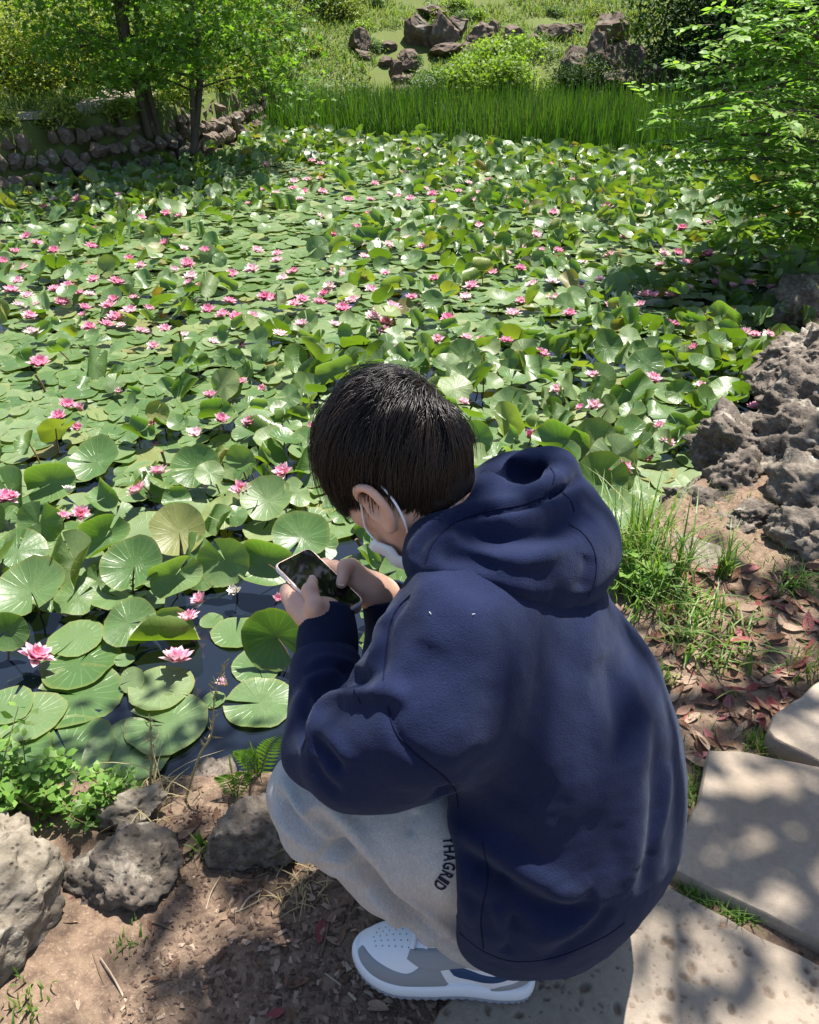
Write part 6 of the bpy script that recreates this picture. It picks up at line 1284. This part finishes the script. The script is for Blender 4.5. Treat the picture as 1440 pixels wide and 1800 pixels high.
# ---- fern
def fern(px, py, hgt, n, label, seed):
    g = np.random.default_rng(seed); c = hit(px, py, .3, 6); root = empty('fern', tuple(c)); iv = Matrix.Translation(Vector(c)).inverted()
    for k in range(n):
        S_, M = Acc(), []; az = k*6.28/n+g.normal()*.3; h_ = hgt*g.uniform(.7, 1.1); e = c+np.array([math.cos(az)*h_*.45, math.sin(az)*h_*.35, h_]); Q = spline([c-(0, 0, .01), (c+e)/2+(0, 0, .02), e], 16); d = unit(e-c); sv = unit(np.cross(d, [math.sin(az), -math.cos(az), .3])); L_ = Acc()
        for q in range(2, 16):
            for s_ in (-1, 1):
                ax = unit(sv*s_+d*.35); nz = unit(np.cross(ax, d)); y_ = np.cross(nz, ax); s = .030*math.sin(math.pi*(q/16)**.7)*hgt/.14+.005; M.append(np.stack([ax*s, y_*s*.55, nz*s, Q[q]], 1))
        L_.many(LEAF6[0], LEAF6[1], np.array(M), g.random(len(M))*.9); tube(L_, Q, np.linspace(.0014, .0006, 16), 4); f_ = link('frond', L_.mesh('frond', 'weed_leaf', False), root); f_.matrix_parent_inverse = iv
    tag(root, label, 'fern')
fern(455, 1365, .115, 6, 'small upright fern at the waterline beside the grey knee', 1); fern(415, 1400, .09, 4, 'tiny fern rooted among the shore rocks', 2); 
# ---- dry seed stalks
for k, (pts, lb) in enumerate([([(325, 1410, 0), (350, 1330, .06), (372, 1290, .10), (378, 1220, .16), (395, 1165, .20)], 'long pale dry grass stalk leaning over open water'), ([(263, 1400, -.02), (266, 1330, .05), (264, 1262, .12)], 'thin upright straw stalk beside the pads'), ([(430, 1330, -.1), (395, 1270, -.02), (365, 1238, .02)], 'tangled dry stem low over the water')]):
    P3 = []; y0 = hit(pts[0][0], pts[0][1], .3, 5)[1]
    for (px, py, dz) in pts: r = ray(px, py); P3.append(np.array([0, 0, CAMH])+r*(y0+dz*.3)/r[1])
    A = Acc(); Q = spline(P3, 24); tube(A, Q, np.linspace(.0030, .0011, 24), 6); g = np.random.default_rng(k); M = []
    for q in range(8, 24):
        for s_ in range(2): ax = unit(g.normal(size=3)*(1, .6, 1)+(0, 0, .5)); y_ = unit(np.cross(ax, [0, 1, .1])); s = g.uniform(.012, .026); M.append(np.stack([ax*s, y_*s*.5, np.cross(ax, y_)*s, Q[q]], 1))
    A.many(LENS[0], LENS[1], np.array(M), g.random(len(M))*.9); tag(link('dry_stalk', A.mesh('dry_stalk', 'straw', False)), lb, 'stalk')
# ---- the tree that shades this bank: its trunk stands behind the outcrop, its boughs reach over the path
gs = np.random.default_rng(17); root = empty('shade_tree', (3.6, 2.9, .1)); iv = Matrix.Translation(root.location).inverted(); A = Acc(); tips = []
branches(A, (3.6, 2.9, -.1), (3.0, 3.0, 7.0), .16, gs, 7, 1.6, tips, 3)
for e in [(1.7, 2.9, 4.6), (2.0, 2.1, 5.4), (2.5, 2.6, 4.9), (.9, 2.7, 5.6), (2.3, 3.6, 5.0), (.3, 2.3, 5.3), (2.9, 3.9, 4.4), (1.9, 1.5, 4.9), (2.7, 1.9, 4.6), (.05, 2.55, 3.1)]:
    e = np.array(e); Q = spline([(3.4, 2.9, 2.2+.5*e[2]-.8), (np.array([3.4, 2.9, 3.4])+e)/2+(0, 0, .5), e], 14); tube(A, Q, np.linspace(.06, .012, 14), 6)
    for k in range(5, 14):
        for s_ in range(2): az = gs.uniform(0, 6.28); l = gs.uniform(.2, .5); q_ = Q[k]+np.array([math.cos(az)*l, math.sin(az)*l, gs.uniform(-.2, .25)]); tube(A, [Q[k], (Q[k]+q_)/2+(0, 0, .04), q_], [.010, .007, .003], 4); tips.append(q_)
L_ = Acc(); tips = np.array(tips); scatter(L_, np.array([.02, 2.58, 3.05])+gs.normal(size=(26, 3))*(.16, .14, .10), .05, 9, .085, LEAF6, gs, up=.1, flat=.7); scatter(L_, tips, .13, 11, .115, LEAF6, gs, up=.3, flat=.6); tr_ = link('trunk', A.mesh('trunk', 'bark'), root); tr_.matrix_parent_inverse = iv; cr = link('crown', L_.mesh('crown', 'shrub_leaf', False), root); cr.matrix_parent_inverse = iv
tag(root, 'tall leafy tree whose boughs shade the bank and flagstones', 'tree')
